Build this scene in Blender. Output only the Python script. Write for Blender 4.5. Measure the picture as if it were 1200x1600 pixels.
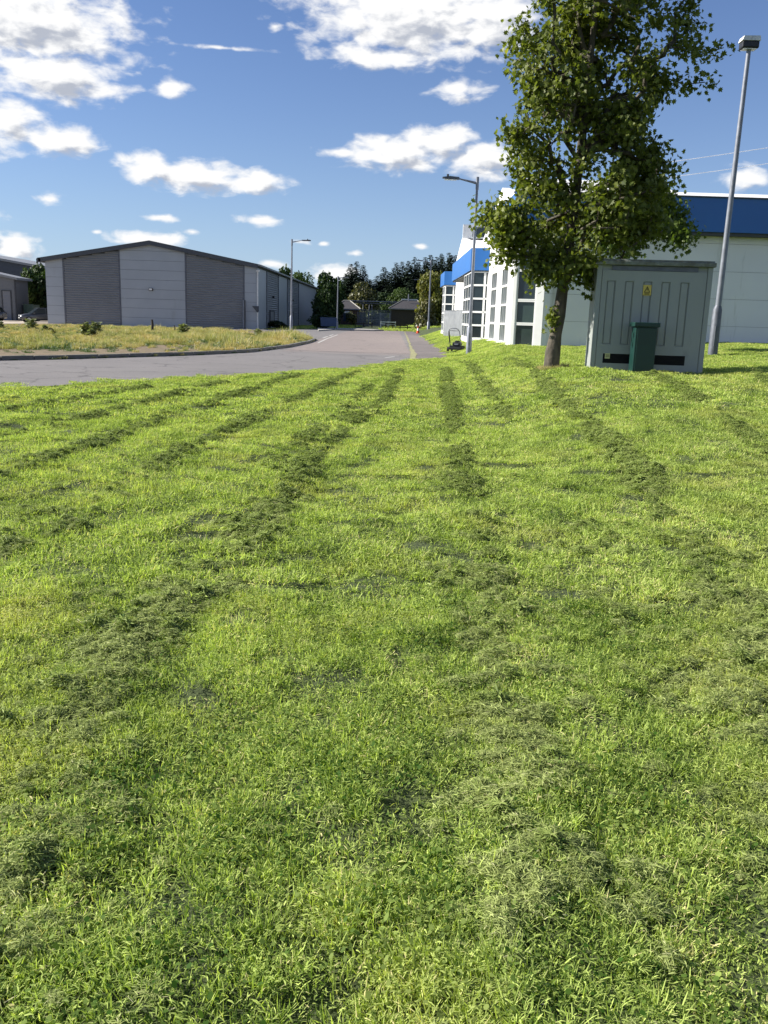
import bpy, bmesh, math, random
import numpy as np
from mathutils import Matrix, Vector, noise
from mathutils.geometry import tessellate_polygon

# ------------------------------------------------------------------ scene, camera, light
for o in list(bpy.data.objects): bpy.data.objects.remove(o)
scene = bpy.context.scene
COL = scene.collection
R = math.radians
EYE = 1.55

cam_d = bpy.data.cameras.new('camera')
cam = bpy.data.objects.new('camera', cam_d); COL.objects.link(cam)
cam_d.sensor_fit = 'VERTICAL'; cam_d.sensor_height = 36.0; cam_d.lens = 30.6
cam_d.clip_start = 0.05; cam_d.clip_end = 6000
cam.matrix_world = Matrix(((0.9994772, -0.0322919, 0.0016007, 0),
                           (0.0086107, 0.2181379, -0.9758800, 0),
                           (0.0311639, 0.9753836, 0.2183019, EYE),
                           (0, 0, 0, 1)))
scene.camera = cam

SUN_EL, SUN_AZ = 33.0, -84.0        # azimuth measured from +Y towards +X
sd = Vector((math.sin(R(SUN_AZ))*math.cos(R(SUN_EL)), math.cos(R(SUN_AZ))*math.cos(R(SUN_EL)), math.sin(R(SUN_EL))))
sun_d = bpy.data.lights.new('sun', 'SUN'); sun_d.energy = 5.0; sun_d.angle = R(0.55); sun_d.color = (1.0, 0.95, 0.86)
sun = bpy.data.objects.new('sun', sun_d); COL.objects.link(sun)
sun.rotation_euler = sd.to_track_quat('Z', 'Y').to_euler(); sun.location = (-30, 10, 40)

scene.view_settings.view_transform = 'Standard'; scene.view_settings.look = 'None'
scene.view_settings.gamma = 1; scene.view_settings.exposure = 1.0
scene.render.engine = 'CYCLES'
try:
    scene.cycles.max_bounces = 6; scene.cycles.transparent_max_bounces = 6
    scene.cycles.diffuse_bounces = 3; scene.cycles.glossy_bounces = 2; scene.cycles.transmission_bounces = 4
    scene.cycles.caustics_reflective = False; scene.cycles.caustics_refractive = False
except Exception: pass

# clouds: azimuth, elevation, radii in degrees, weight
CLOUDS = [(-21.49,15.25,6.06,2.53,1),(-20.11,12.67,4.05,1.34,1),(-22.86,10.04,2.11,1.63,.9),(-20.04,9.38,2.2,.95,1),
 (-15.04,8.18,1.79,.92,1),(-12.12,7.9,3.0,1.0,1),(-8.45,7.85,2.03,.72,1),(-13.71,12.62,1.26,.59,.8),(0.87,17.1,6.83,2.33,1),
 (-.97,15.01,5.01,.79,.8),(5.26,16.99,3.39,2.18,.9),(3.56,13.3,2.7,1.01,.6),(-3.57,9.73,1.78,.4,.75),(-.01,9.78,3.16,1.07,1),
 (2.64,10.49,2.67,.99,1),(5.52,9.54,2.72,1.28,.85),(-8.26,5.63,1.66,.41,.8),(-14.37,5.47,1.3,.3,.7),(-15.3,4.2,2.36,.49,.95),
 (-22.68,3.36,1.58,.93,.9),(-24.84,3.94,2.03,1.39,.9),(-20.62,6.09,1.35,.63,.55),(-7.51,16.21,.76,.38,.6),(20.66,8.56,1.58,.96,.7),
 (-3.83,2.58,1.71,.7,.9),(-5.87,4.44,1.2,.3,.6),(-4.46,4.38,.64,.23,.6),(-2.44,3.87,.81,.35,.6),(-7.66,3.06,1.2,.35,.7),
 (-10.52,14.94,4.92,.23,.4),(-18.18,4.45,.51,.26,.5),(-12.55,4.75,.69,.3,.55),(1.79,4.42,.81,.35,.45),
 (-38,12,9,4,1),(-52,6,8,2,1),(34,13,8,3,1),(48,7,9,2,1),(-34,4,5,1,.9),(33,4,4,.9,.8),(0,32,14,5,1),(-30,30,12,5,1),(40,30,14,6,1),
 (80,10,14,5,1),(-85,14,12,5,.9),(120,12,18,6,1),(165,10,16,5,1),(-130,12,18,6,1),(-165,26,20,7,1),(100,35,18,7,1)]

def N(nt, kind, **kw):
    n = nt.nodes.new(kind)
    for k, v in kw.items():
        if k.startswith('i_'): n.inputs[int(k[2:])].default_value = v
        else: setattr(n, k, v)
    return n
def L(nt, a, b): nt.links.new(a, b)
def M2(nt, op, a, b=None, c=None, clamp=False):
    n = nt.nodes.new('ShaderNodeMath'); n.operation = op; n.use_clamp = clamp
    for i, v in enumerate((a, b, c)):
        if v is None: continue
        if isinstance(v, (int, float)): n.inputs[i].default_value = v
        else: nt.links.new(v, n.inputs[i])
    return n.outputs[0]

def cloud_group():
    g = bpy.data.node_groups.new('cloud_density', 'ShaderNodeTree')
    g.interface.new_socket('dir', in_out='INPUT', socket_type='NodeSocketVector')
    g.interface.new_socket('density', in_out='OUTPUT', socket_type='NodeSocketFloat')
    gi = g.nodes.new('NodeGroupInput'); go = g.nodes.new('NodeGroupOutput')
    cur = None
    for (a, e, ra, re, w) in CLOUDS:
        s = N(g, 'ShaderNodeVectorMath', operation='SUBTRACT'); s.inputs[1].default_value = (a, e, 0); L(g, gi.outputs[0], s.inputs[0])
        m = N(g, 'ShaderNodeVectorMath', operation='MULTIPLY'); m.inputs[1].default_value = (1/ra, 1/re, 0); L(g, s.outputs[0], m.inputs[0])
        l = N(g, 'ShaderNodeVectorMath', operation='LENGTH'); L(g, m.outputs[0], l.inputs[0])
        v = M2(g, 'MULTIPLY_ADD', l.outputs['Value'], -1.0, w)
        cur = v if cur is None else M2(g, 'SMOOTH_MAX', cur, v, 0.12)
    cur = M2(g, 'MAXIMUM', cur, -1.2)
    sc = N(g, 'ShaderNodeVectorMath', operation='MULTIPLY'); sc.inputs[1].default_value = (.42, .85, 1); L(g, gi.outputs[0], sc.inputs[0])
    n1 = N(g, 'ShaderNodeTexNoise'); n1.inputs['Scale'].default_value = 1.5; n1.inputs['Detail'].default_value = 9; n1.inputs['Roughness'].default_value = .53
    n1.inputs['Distortion'].default_value = .25
    L(g, sc.outputs[0], n1.inputs['Vector'])
    d = M2(g, 'MULTIPLY_ADD', n1.outputs[0], 1.9, -.80)
    d = M2(g, 'ADD', cur, d)
    L(g, d, go.inputs[0])
    return g

world = bpy.data.worlds.new("World"); scene.world = world; world.use_nodes = True
nt = world.node_tree; nt.nodes.clear()
wo = N(nt, 'ShaderNodeOutputWorld'); bg = N(nt, 'ShaderNodeBackground'); bg.inputs[1].default_value = 0.061
L(nt, bg.outputs[0], wo.inputs[0])
sky = N(nt, 'ShaderNodeTexSky', sky_type='NISHITA', sun_disc=False, sun_elevation=R(SUN_EL), sun_rotation=R(SUN_AZ))
sky.air_density = 1.0; sky.dust_density = 0.0; sky.ozone_density = 1.0; sky.altitude = 0
tc = N(nt, 'ShaderNodeTexCoord'); sp = N(nt, 'ShaderNodeSeparateXYZ'); L(nt, tc.outputs['Generated'], sp.inputs[0])
az = M2(nt, 'MULTIPLY', M2(nt, 'ARCTAN2', sp.outputs[0], sp.outputs[1]), 57.29578)
el = M2(nt, 'MULTIPLY', M2(nt, 'ARCSINE', sp.outputs[2]), 57.29578)
cb = N(nt, 'ShaderNodeCombineXYZ'); L(nt, az, cb.inputs[0]); L(nt, el, cb.inputs[1])
cg = cloud_group()
g1 = N(nt, 'ShaderNodeGroup'); g1.node_tree = cg; L(nt, cb.outputs[0], g1.inputs[0])
of = N(nt, 'ShaderNodeVectorMath', operation='ADD'); of.inputs[1].default_value = (-.55, .6, 0); L(nt, cb.outputs[0], of.inputs[0])
g2 = N(nt, 'ShaderNodeGroup'); g2.node_tree = cg; L(nt, of.outputs[0], g2.inputs[0])
al = N(nt, 'ShaderNodeMapRange', interpolation_type='SMOOTHSTEP'); L(nt, g1.outputs[0], al.inputs[0]); al.inputs[1].default_value = -.08; al.inputs[2].default_value = .66
up = N(nt, 'ShaderNodeMapRange', interpolation_type='SMOOTHSTEP'); L(nt, el, up.inputs[0]); up.inputs[1].default_value = -.5; up.inputs[2].default_value = 2.0
alpha = M2(nt, 'MULTIPLY', al.outputs[0], up.outputs[0])
lit = N(nt, 'ShaderNodeMapRange', interpolation_type='SMOOTHSTEP')
# denser towards the sun = shaded underside
df = M2(nt, 'SUBTRACT', g2.outputs[0], g1.outputs[0]); tot = M2(nt, 'MULTIPLY_ADD', g2.outputs[0], .55, M2(nt, 'MULTIPLY', df, .55))
L(nt, tot, lit.inputs[0]); lit.inputs[1].default_value = .25; lit.inputs[2].default_value = .95
cc = N(nt, 'ShaderNodeMix', data_type='RGBA'); L(nt, lit.outputs[0], cc.inputs[0])
cc.inputs[6].default_value = (8.4, 8.4, 8.4, 1); cc.inputs[7].default_value = (4.0, 4.3, 5.0, 1)
skm = N(nt, 'ShaderNodeMix', data_type='RGBA', blend_type='MULTIPLY'); skm.inputs[0].default_value = 1
L(nt, sky.outputs[0], skm.inputs[6]); skm.inputs[7].default_value = (.62, .72, .99, 1)
hz = M2(nt, 'MULTIPLY', M2(nt, 'POWER', 2.718, M2(nt, 'MULTIPLY', M2(nt, 'MAXIMUM', el, 0), -.17)), .85)
hm = N(nt, 'ShaderNodeMix', data_type='RGBA'); L(nt, hz, hm.inputs[0]); L(nt, skm.outputs[2], hm.inputs[6]); hm.inputs[7].default_value = (3.6, 5.0, 6.8, 1)
mx = N(nt, 'ShaderNodeMix', data_type='RGBA'); L(nt, alpha, mx.inputs[0]); L(nt, hm.outputs[2], mx.inputs[6]); L(nt, cc.outputs[2], mx.inputs[7])
L(nt, mx.outputs[2], bg.inputs[0])
try: world.cycles.sampling_method = 'MANUAL'; world.cycles.sample_map_resolution = 512
except Exception: pass

# ------------------------------------------------------------------ helpers
def S(t, a, b):
    t = min(max((t-a)/(b-a), 0), 1); return t*t*(3-2*t)
def terr(x, y):
    k = S(y, 24, 34); x0 = 1.0+1.3*k
    z = .62*S(x, x0, x0+3.0-.5*k)*S(y, 4, 18)+.36*S(x, 5, 14)*S(y, 8, 30)
    z -= .28*S(y, 60, 92)*S(-x, 9, 14)
    return z
NEAR = [(-40,-14),(-20,2.2),(-12,11.5),(-7.46,16.74),(-6.13,18.29),(-4.63,20.54),(-2.74,23.67),(-.97,27.11),(.7,31.7),(1.7,34.6),(2.34,36.2)]
FAR = [(-60,-22),(-30,3),(-19,15.4),(-14.5,21),(-11.19,25.22),(-9.95,26.86),(-8.66,29.1),(-7.14,31.75),(-5.75,35.5),(-4.95,42.1),(-4.66,50),(-4.8,56),(-5.6,60.5),(-7.5,64),(-9.5,72),(-12,84),(-13.6,94.5),(-37.2,94.5),(-38.5,66),(-60,64)]
PATH_R = [(2.34,36.2),(2.6,39),(2.70,47),(2.9,58),(2.95,68.7),(2.7,93),(2.5,104)]
ROAD = NEAR + PATH_R[1:] + [(2.4,105.5),(-1.0,105),(-2.0,99.5),(-4.6,98.5),(-6.2,96),(-7.2,100),(-13.4,101)] + FAR[::-1]
def relief(x, y):
    f = 1-S(y, 9, 20)*.6
    u = x-.03*y
    a = noise.noise(Vector((u*1.5, y*.55, 4.2)))*.045+noise.noise(Vector((u*3.4, y*2.4, 8.1)))*.036+noise.noise(Vector((u*.5, y*.25, 1.1)))*.02
    return max(-.045, a)*f
def inside(p, poly):
    x, y = p; c = False; n = len(poly); j = n-1
    for i in range(n):
        xi, yi = poly[i]; xj, yj = poly[j]
        if (yi > y) != (yj > y) and x < (xj-xi)*(y-yi)/(yj-yi)+xi: c = not c
        j = i
    return c
def dist_line(x, y, pts):
    b = 1e9
    for (ax, ay), (bx, by) in zip(pts, pts[1:]):
        dx, dy = bx-ax, by-ay; t = max(0, min(1, ((x-ax)*dx+(y-ay)*dy)/(dx*dx+dy*dy)))
        b = min(b, math.hypot(x-ax-t*dx, y-ay-t*dy))
    return b
ISLAND = FAR
def on_island(x, y): return inside((x, y), FAR)

def tag(o, label=None, cat=None, group=None, kind=None):
    if label: o['label'] = label
    if cat: o['category'] = cat
    if group: o['group'] = group
    if kind: o['kind'] = kind
    return o
def thing(name, label, cat, loc=(0,0,0), rz=0, group=None):
    o = bpy.data.objects.new(name, None); COL.objects.link(o); o.location = loc; o.rotation_euler = (0,0,rz)
    o.empty_display_size = .2
    return tag(o, label, cat, group)
def linkmesh(name, me, mats, parent=None):
    for m in (mats if isinstance(mats, (list, tuple)) else [mats]): me.materials.append(m)
    o = bpy.data.objects.new(name, me); COL.objects.link(o)
    if parent: o.parent = parent
    return o

class MB:
    def __init__(s, off=(0,0,0)): s.v = []; s.f = []; s.m = []; s.sm = []; s.off = Vector(off)
    def add(s, vs, fs, mi=0, smooth=False):
        b = len(s.v); s.v += [tuple(Vector(v)-s.off) for v in vs]
        for f in fs: s.f.append([i+b for i in f]); s.m.append(mi); s.sm.append(smooth)
    def box(s, x0, x1, y0, y1, z0, z1, mi=0, mat=None, bev=0):
        if bev:
            bm = bmesh.new(); bmesh.ops.create_cube(bm, size=1)
            for v in bm.verts: v.co = Vector(((x0+x1)/2+v.co.x*(x1-x0), (y0+y1)/2+v.co.y*(y1-y0), (z0+z1)/2+v.co.z*(z1-z0)))
            bmesh.ops.bevel(bm, geom=bm.edges[:], offset=bev, segments=2, affect='EDGES', profile=.5)
            bm.verts.ensure_lookup_table(); vs = [v.co.copy() for v in bm.verts]; fs = [[v.index for v in f.verts] for f in bm.faces]; bm.free()
        else:
            vs = [Vector((x, y, z)) for z in (z0, z1) for y in (y0, y1) for x in (x0, x1)]
            fs = [(0,2,3,1),(4,5,7,6),(0,1,5,4),(2,6,7,3),(0,4,6,2),(1,3,7,5)]
        if mat is not None: vs = [mat @ v for v in vs]
        s.add(vs, fs, mi); return s
    def tube(s, pts, rad, n=8, mi=0, cap=True, smooth=True):
        pts = [Vector(p) for p in pts]; rs = rad if isinstance(rad, (list, tuple)) else [rad]*len(pts)
        vs = []; ref = None
        for i, p in enumerate(pts):
            t = (pts[min(i+1, len(pts)-1)]-pts[max(i-1, 0)]).normalized()
            if ref is None: ref = Vector((0,1,0)) if abs(t.y) < .9 else Vector((1,0,0))
            a = t.cross(ref).normalized(); b = t.cross(a); ref = a.cross(t)
            for k in range(n):
                q = 2*math.pi*(k+.5)/n; vs.append(p+(a*math.cos(q)+b*math.sin(q))*rs[i])
        fs = []
        for i in range(len(pts)-1):
            for k in range(n): fs.append((i*n+k, i*n+(k+1)%n, (i+1)*n+(k+1)%n, (i+1)*n+k))
        s.add(vs, fs, mi, smooth)
        if cap: s.add(vs[:n], [list(range(n))], mi); s.add(vs[-n:], [list(range(n))[::-1]], mi)
        return s
    def prism(s, poly, axis, a, b, mi=0, mat=None):      # polygon extruded along an axis
        def P(p, t): return {'x': Vector((t, p[0], p[1])), 'y': Vector((p[0], t, p[1])), 'z': Vector((p[0], p[1], t))}[axis]
        n = len(poly); vs = [P(p, a) for p in poly]+[P(p, b) for p in poly]
        if mat is not None: vs = [mat @ v for v in vs]
        tris = tessellate_polygon([[Vector((p[0], p[1], 0)) for p in poly]])
        fs = [tuple(t) for t in tris]+[tuple(i+n for i in t[::-1]) for t in tris]+[(i, (i+1)%n, n+(i+1)%n, n+i) for i in range(n)]
        s.add(vs, fs, mi); return s
    def build(s, name, mats, parent=None, fixn=True):
        me = bpy.data.meshes.new(name); me.from_pydata([tuple(v) for v in s.v], [], s.f)
        me.polygons.foreach_set('material_index', s.m); me.polygons.foreach_set('use_smooth', s.sm); me.update()
        if fixn:
            bm = bmesh.new(); bm.from_mesh(me); bmesh.ops.recalc_face_normals(bm, faces=bm.faces[:]); bm.to_mesh(me); bm.free()
        return linkmesh(name, me, mats, parent)

def npmesh(name, V, F, attrs=None, smooth=False):
    """V (n,3), F list of (m,k) int arrays of equal-size polygons; attrs: name -> per-face float"""
    me = bpy.data.meshes.new(name); V = np.asarray(V, dtype=np.float32)
    if not isinstance(F, list): F = [F]
    me.vertices.add(len(V)); me.vertices.foreach_set('co', V.ravel())
    loops = np.concatenate([f.ravel() for f in F]); tot = np.concatenate([np.full(len(f), f.shape[1]) for f in F])
    me.loops.add(len(loops)); me.loops.foreach_set('vertex_index', loops.astype(np.int32))
    st = np.concatenate([[0], np.cumsum(tot)[:-1]])
    me.polygons.add(len(tot)); me.polygons.foreach_set('loop_start', st.astype(np.int32)); me.polygons.foreach_set('loop_total', tot.astype(np.int32))
    if attrs:
        for k, a in attrs.items():
            at = me.attributes.new(k, 'FLOAT', 'FACE'); at.data.foreach_set('value', np.asarray(a, dtype=np.float32))
    me.update(calc_edges=True); me.validate()
    return me

# ------------------------------------------------------------------ materials
def pmat(name, col, rough=.6, metal=0, var=.12, vscale=3, bump=0, bscale=30, spec=.4, streak=0, col2=None, dirt=None):
    m = bpy.data.materials.new(name); m.use_nodes = True; t = m.node_tree; b = t.nodes['Principled BSDF']
    b.inputs['Roughness'].default_value = rough; b.inputs['Metallic'].default_value = metal
    b.inputs['Specular IOR Level'].default_value = spec
    tc = N(t, 'ShaderNodeTexCoord'); ns = N(t, 'ShaderNodeTexNoise'); ns.inputs['Scale'].default_value = vscale; ns.inputs['Detail'].default_value = 6
    mp = N(t, 'ShaderNodeMapping'); L(t, tc.outputs['Object'], mp.inputs[0]); L(t, mp.outputs[0], ns.inputs['Vector'])
    if streak: mp.inputs['Scale'].default_value = (1, 1, streak)
    mr = N(t, 'ShaderNodeMapRange'); L(t, ns.outputs[0], mr.inputs[0]); mr.inputs[1].default_value = .3; mr.inputs[2].default_value = .7
    c = N(t, 'ShaderNodeMix', data_type='RGBA'); L(t, mr.outputs[0], c.inputs[0])
    c2 = col2 or tuple(min(1, x*(1+var)) for x in col); c1 = tuple(x*(1-var) for x in col) if not col2 else col
    c.inputs[6].default_value = (*c1, 1); c.inputs[7].default_value = (*c2, 1)
    out = c.outputs[2]
    if dirt:
        n2 = N(t, 'ShaderNodeTexNoise'); n2.inputs['Scale'].default_value = dirt[1]; n2.inputs['Detail'].default_value = 8; n2.inputs['Roughness'].default_value = .7
        mp2 = N(t, 'ShaderNodeMapping'); mp2.inputs['Scale'].default_value = (1, 1, dirt[3] if len(dirt) > 3 else 1); L(t, tc.outputs['Object'], mp2.inputs[0]); L(t, mp2.outputs[0], n2.inputs['Vector'])
        r2 = N(t, 'ShaderNodeMapRange'); L(t, n2.outputs[0], r2.inputs[0]); r2.inputs[1].default_value = dirt[2]; r2.inputs[2].default_value = dirt[2]+.2
        c3 = N(t, 'ShaderNodeMix', data_type='RGBA'); L(t, r2.outputs[0], c3.inputs[0]); L(t, out, c3.inputs[6]); c3.inputs[7].default_value = (*dirt[0], 1); out = c3.outputs[2]
    L(t, out, b.inputs['Base Color'])
    rr = N(t, 'ShaderNodeMapRange'); L(t, ns.outputs[0], rr.inputs[0]); rr.inputs[3].default_value = max(0, rough-.08); rr.inputs[4].default_value = min(1, rough+.08); L(t, rr.outputs[0], b.inputs['Roughness'])
    if bump:
        n3 = N(t, 'ShaderNodeTexNoise'); n3.inputs['Scale'].default_value = bscale; n3.inputs['Detail'].default_value = 5; L(t, tc.outputs['Object'], n3.inputs['Vector'])
        bp = N(t, 'ShaderNodeBump'); bp.inputs['Strength'].default_value = bump; bp.inputs['Distance'].default_value = .02; L(t, n3.outputs[0], bp.inputs['Height']); L(t, bp.outputs[0], b.inputs['Normal'])
    return m

def leafmat(name, dark, light, trans=.35, rough=.45, accent=None, world_var=0, spec=.5, inst=False, wscale=.8, dry=None):
    m = bpy.data.materials.new(name); m.use_nodes = True; t = m.node_tree; t.nodes.clear()
    out = N(t, 'ShaderNodeOutputMaterial'); at = N(t, 'ShaderNodeAttribute', attribute_name='hue')
    rp = N(t, 'ShaderNodeValToRGB'); e = rp.color_ramp.elements
    e[0].position = 0; e[0].color = (*dark, 1); e[1].position = .9; e[1].color = (*light, 1)
    if accent: x = e.new(1.0); x.color = (*accent, 1); e[1].position = .9
    f = at.outputs['Fac']
    geo = N(t, 'ShaderNodeNewGeometry')
    if world_var:
        n1 = N(t, 'ShaderNodeTexNoise'); n1.inputs['Scale'].default_value = wscale; n1.inputs['Detail'].default_value = 7; n1.inputs['Roughness'].default_value = .6
        mpw = N(t, 'ShaderNodeMapping'); mpw.inputs['Scale'].default_value = (1.5, .55, 1) if inst else (1, 1, 1); L(t, geo.outputs['Position'], mpw.inputs[0]); L(t, mpw.outputs[0], n1.inputs['Vector'])
        w = M2(t, 'MULTIPLY_ADD', n1.outputs[0], world_var*2, -world_var)
        if inst:
            oi = N(t, 'ShaderNodeObjectInfo'); w = M2(t, 'ADD', w, M2(t, 'MULTIPLY_ADD', oi.outputs['Random'], .12, -.06))
        f = M2(t, 'ADD', M2(t, 'MINIMUM', f, .9), w, clamp=True) if not accent else M2(t, 'ADD', f, w, clamp=True)
    L(t, f, rp.inputs[0]); colr = rp.outputs[0]
    if dry:
        n2 = N(t, 'ShaderNodeTexNoise'); n2.inputs['Scale'].default_value = dry[1]; n2.inputs['Detail'].default_value = 4; L(t, geo.outputs['Position'], n2.inputs['Vector'])
        r2 = N(t, 'ShaderNodeMapRange'); L(t, n2.outputs[0], r2.inputs[0]); r2.inputs[1].default_value = dry[2]; r2.inputs[2].default_value = dry[2]+.22; r2.inputs[4].default_value = dry[3]
        c3 = N(t, 'ShaderNodeMix', data_type='RGBA'); L(t, r2.outputs[0], c3.inputs[0]); L(t, colr, c3.inputs[6]); c3.inputs[7].default_value = (*dry[0], 1); colr = c3.outputs[2]
    p = N(t, 'ShaderNodeBsdfPrincipled'); p.inputs['Roughness'].default_value = rough; p.inputs['Specular IOR Level'].default_value = spec; L(t, colr, p.inputs['Base Color'])
    tr = N(t, 'ShaderNodeBsdfTranslucent')
    tcg = N(t, 'ShaderNodeMix', data_type='RGBA', blend_type='MULTIPLY'); tcg.inputs[0].default_value = 1; L(t, colr, tcg.inputs[6]); tcg.inputs[7].default_value = (1.25, 1.35, .55, 1)
    L(t, tcg.outputs[2], tr.inputs[0])
    mxs = N(t, 'ShaderNodeMixShader'); mxs.inputs[0].default_value = trans; L(t, p.outputs[0], mxs.inputs[1]); L(t, tr.outputs[0], mxs.inputs[2]); L(t, mxs.outputs[0], out.inputs[0])
    return m

def glass(name, col=(.02,.03,.035), rough=.06):
    m = pmat(name, col, rough=rough, var=.3, vscale=.8, spec=.6); return m

MT = {}
MT['clad'] = pmat('grey_panel', (.36,.39,.43), .42, .1, var=.05, vscale=.5, dirt=((.31,.33,.34), .7, .58, .3))
MT['rib'] = pmat('ribbed_sheet', (.205,.217,.24), .42, .15, var=.06, vscale=.5)
MT['trim'] = pmat('dark_trim', (.07,.076,.088), .4, .1, var=.06)
MT['seam'] = pmat('seam_dark', (.07,.075,.08), .7)
MT['roofg'] = pmat('roof_sheet', (.24,.25,.26), .5, .2, var=.08)
MT['galv'] = pmat('galvanised_steel', (.20,.215,.25), .5, .3, var=.16, vscale=6, dirt=((.12,.125,.14), 5, .6))
MT['bluegrey'] = pmat('blue_grey_steel', (.13,.16,.21), .5, .2, var=.12)
MT['galvl'] = pmat('pale_galvanised', (.42,.44,.46), .5, .2, var=.12)
MT['galvd'] = pmat('weathered_steel', (.12,.13,.155), .55, .3, var=.2, vscale=7)
MT['white'] = pmat('white_render', (.78,.78,.76), .55, var=.03, vscale=.7, dirt=((.5,.49,.42), .9, .63, .18), bump=.08, bscale=60)
MT['wframe'] = pmat('white_frame', (.82,.82,.80), .4, var=.03)
MT['glass'] = glass('dark_glass'); MT['glassg'] = glass('green_grey_glass', (.035,.055,.05))
MT['blue'] = pmat('blue_fascia', (.028,.135,.40), .38, var=.06, vscale=.8, dirt=((.02,.09,.27), .6, .6))
MT['wroof'] = pmat('white_roof', (.78,.78,.76), .5, var=.05)
MT['cab'] = pmat('grp_grey_green', (.29,.31,.295), .55, var=.07, vscale=1.3, streak=.4, dirt=((.21,.225,.21), 2.2, .6, .35), bump=.05, bscale=50)
MT['cabtop'] = pmat('lichen_cap', (.22,.24,.22), .8, var=.3, vscale=9, col2=(.12,.12,.09), dirt=((.38,.37,.31), 14, .6), bump=.4)
MT['black'] = pmat('black_vent', (.008,.008,.008), .7)
MT['blackp'] = pmat('black_plastic', (.02,.021,.023), .45, var=.2)
MT['pillar'] = pmat('dark_green_paint', (.008,.036,.030), .38, var=.12, vscale=2)
MT['yellow'] = pmat('sign_yellow', (.60,.46,.10), .5, var=.05)
MT['conc'] = pmat('concrete', (.33,.32,.29), .85, var=.18, vscale=4, bump=.3, dirt=((.16,.16,.12), 6, .58))
MT['kerb'] = pmat('kerb_concrete', (.17,.165,.155), .85, var=.22, vscale=3, bump=.3, dirt=((.07,.075,.05), 3, .55))
MT['brick'] = pmat('brown_brick', (.10,.065,.055), .85, var=.25, vscale=6)
MT['brickd'] = pmat('dark_brick', (.05,.042,.04), .85, var=.25, vscale=6)
MT['tile'] = pmat('roof_tile', (.05,.047,.05), .7, var=.25, vscale=5)
MT['wood'] = pmat('weathered_wood', (.13,.105,.08), .85, var=.3, vscale=7)
MT['wooddark'] = pmat('dark_wood', (.045,.037,.03), .85, var=.3, vscale=7)
MT['wpaint'] = pmat('white_paint', (.72,.72,.70), .6, var=.12, vscale=5, dirt=((.35,.33,.3), 8, .55))
MT['cone'] = pmat('cone_red', (.65,.07,.02), .5, var=.08)
MT['bark'] = pmat('maple_bark', (.085,.072,.055), .9, var=.5, vscale=9, streak=.3, bump=.9, bscale=14, dirt=((.05,.055,.035), 5, .52))
MT['barkd'] = pmat('dark_bark', (.055,.045,.035), .9, var=.3, vscale=9, bump=.6)
MT['green_c'] = pmat('container_green', (.10,.15,.115), .5, var=.1)
MT['bluebin'] = pmat('skip_blue', (.03,.06,.13), .5, var=.15)
MT['tyre'] = pmat('tyre_rubber', (.02,.02,.02), .8)
MT['rim'] = pmat('wheel_alloy', (.4,.4,.42), .35, .6)
MT['paintd'] = pmat('car_paint_dark', (.10,.105,.115), .22, .5, var=.05, spec=.6)
MT['paints'] = pmat('car_paint_silver', (.42,.43,.45), .25, .6, var=.05)
MT['lens'] = pmat('lamp_lens', (.75,.76,.75), .2)
MT['beige'] = pmat('yard_gravel', (.42,.36,.29), .9, var=.14, vscale=1.2, bump=.4)
MT['wire'] = pmat('bright_wire', (.75,.77,.8), .4, .2)

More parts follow.
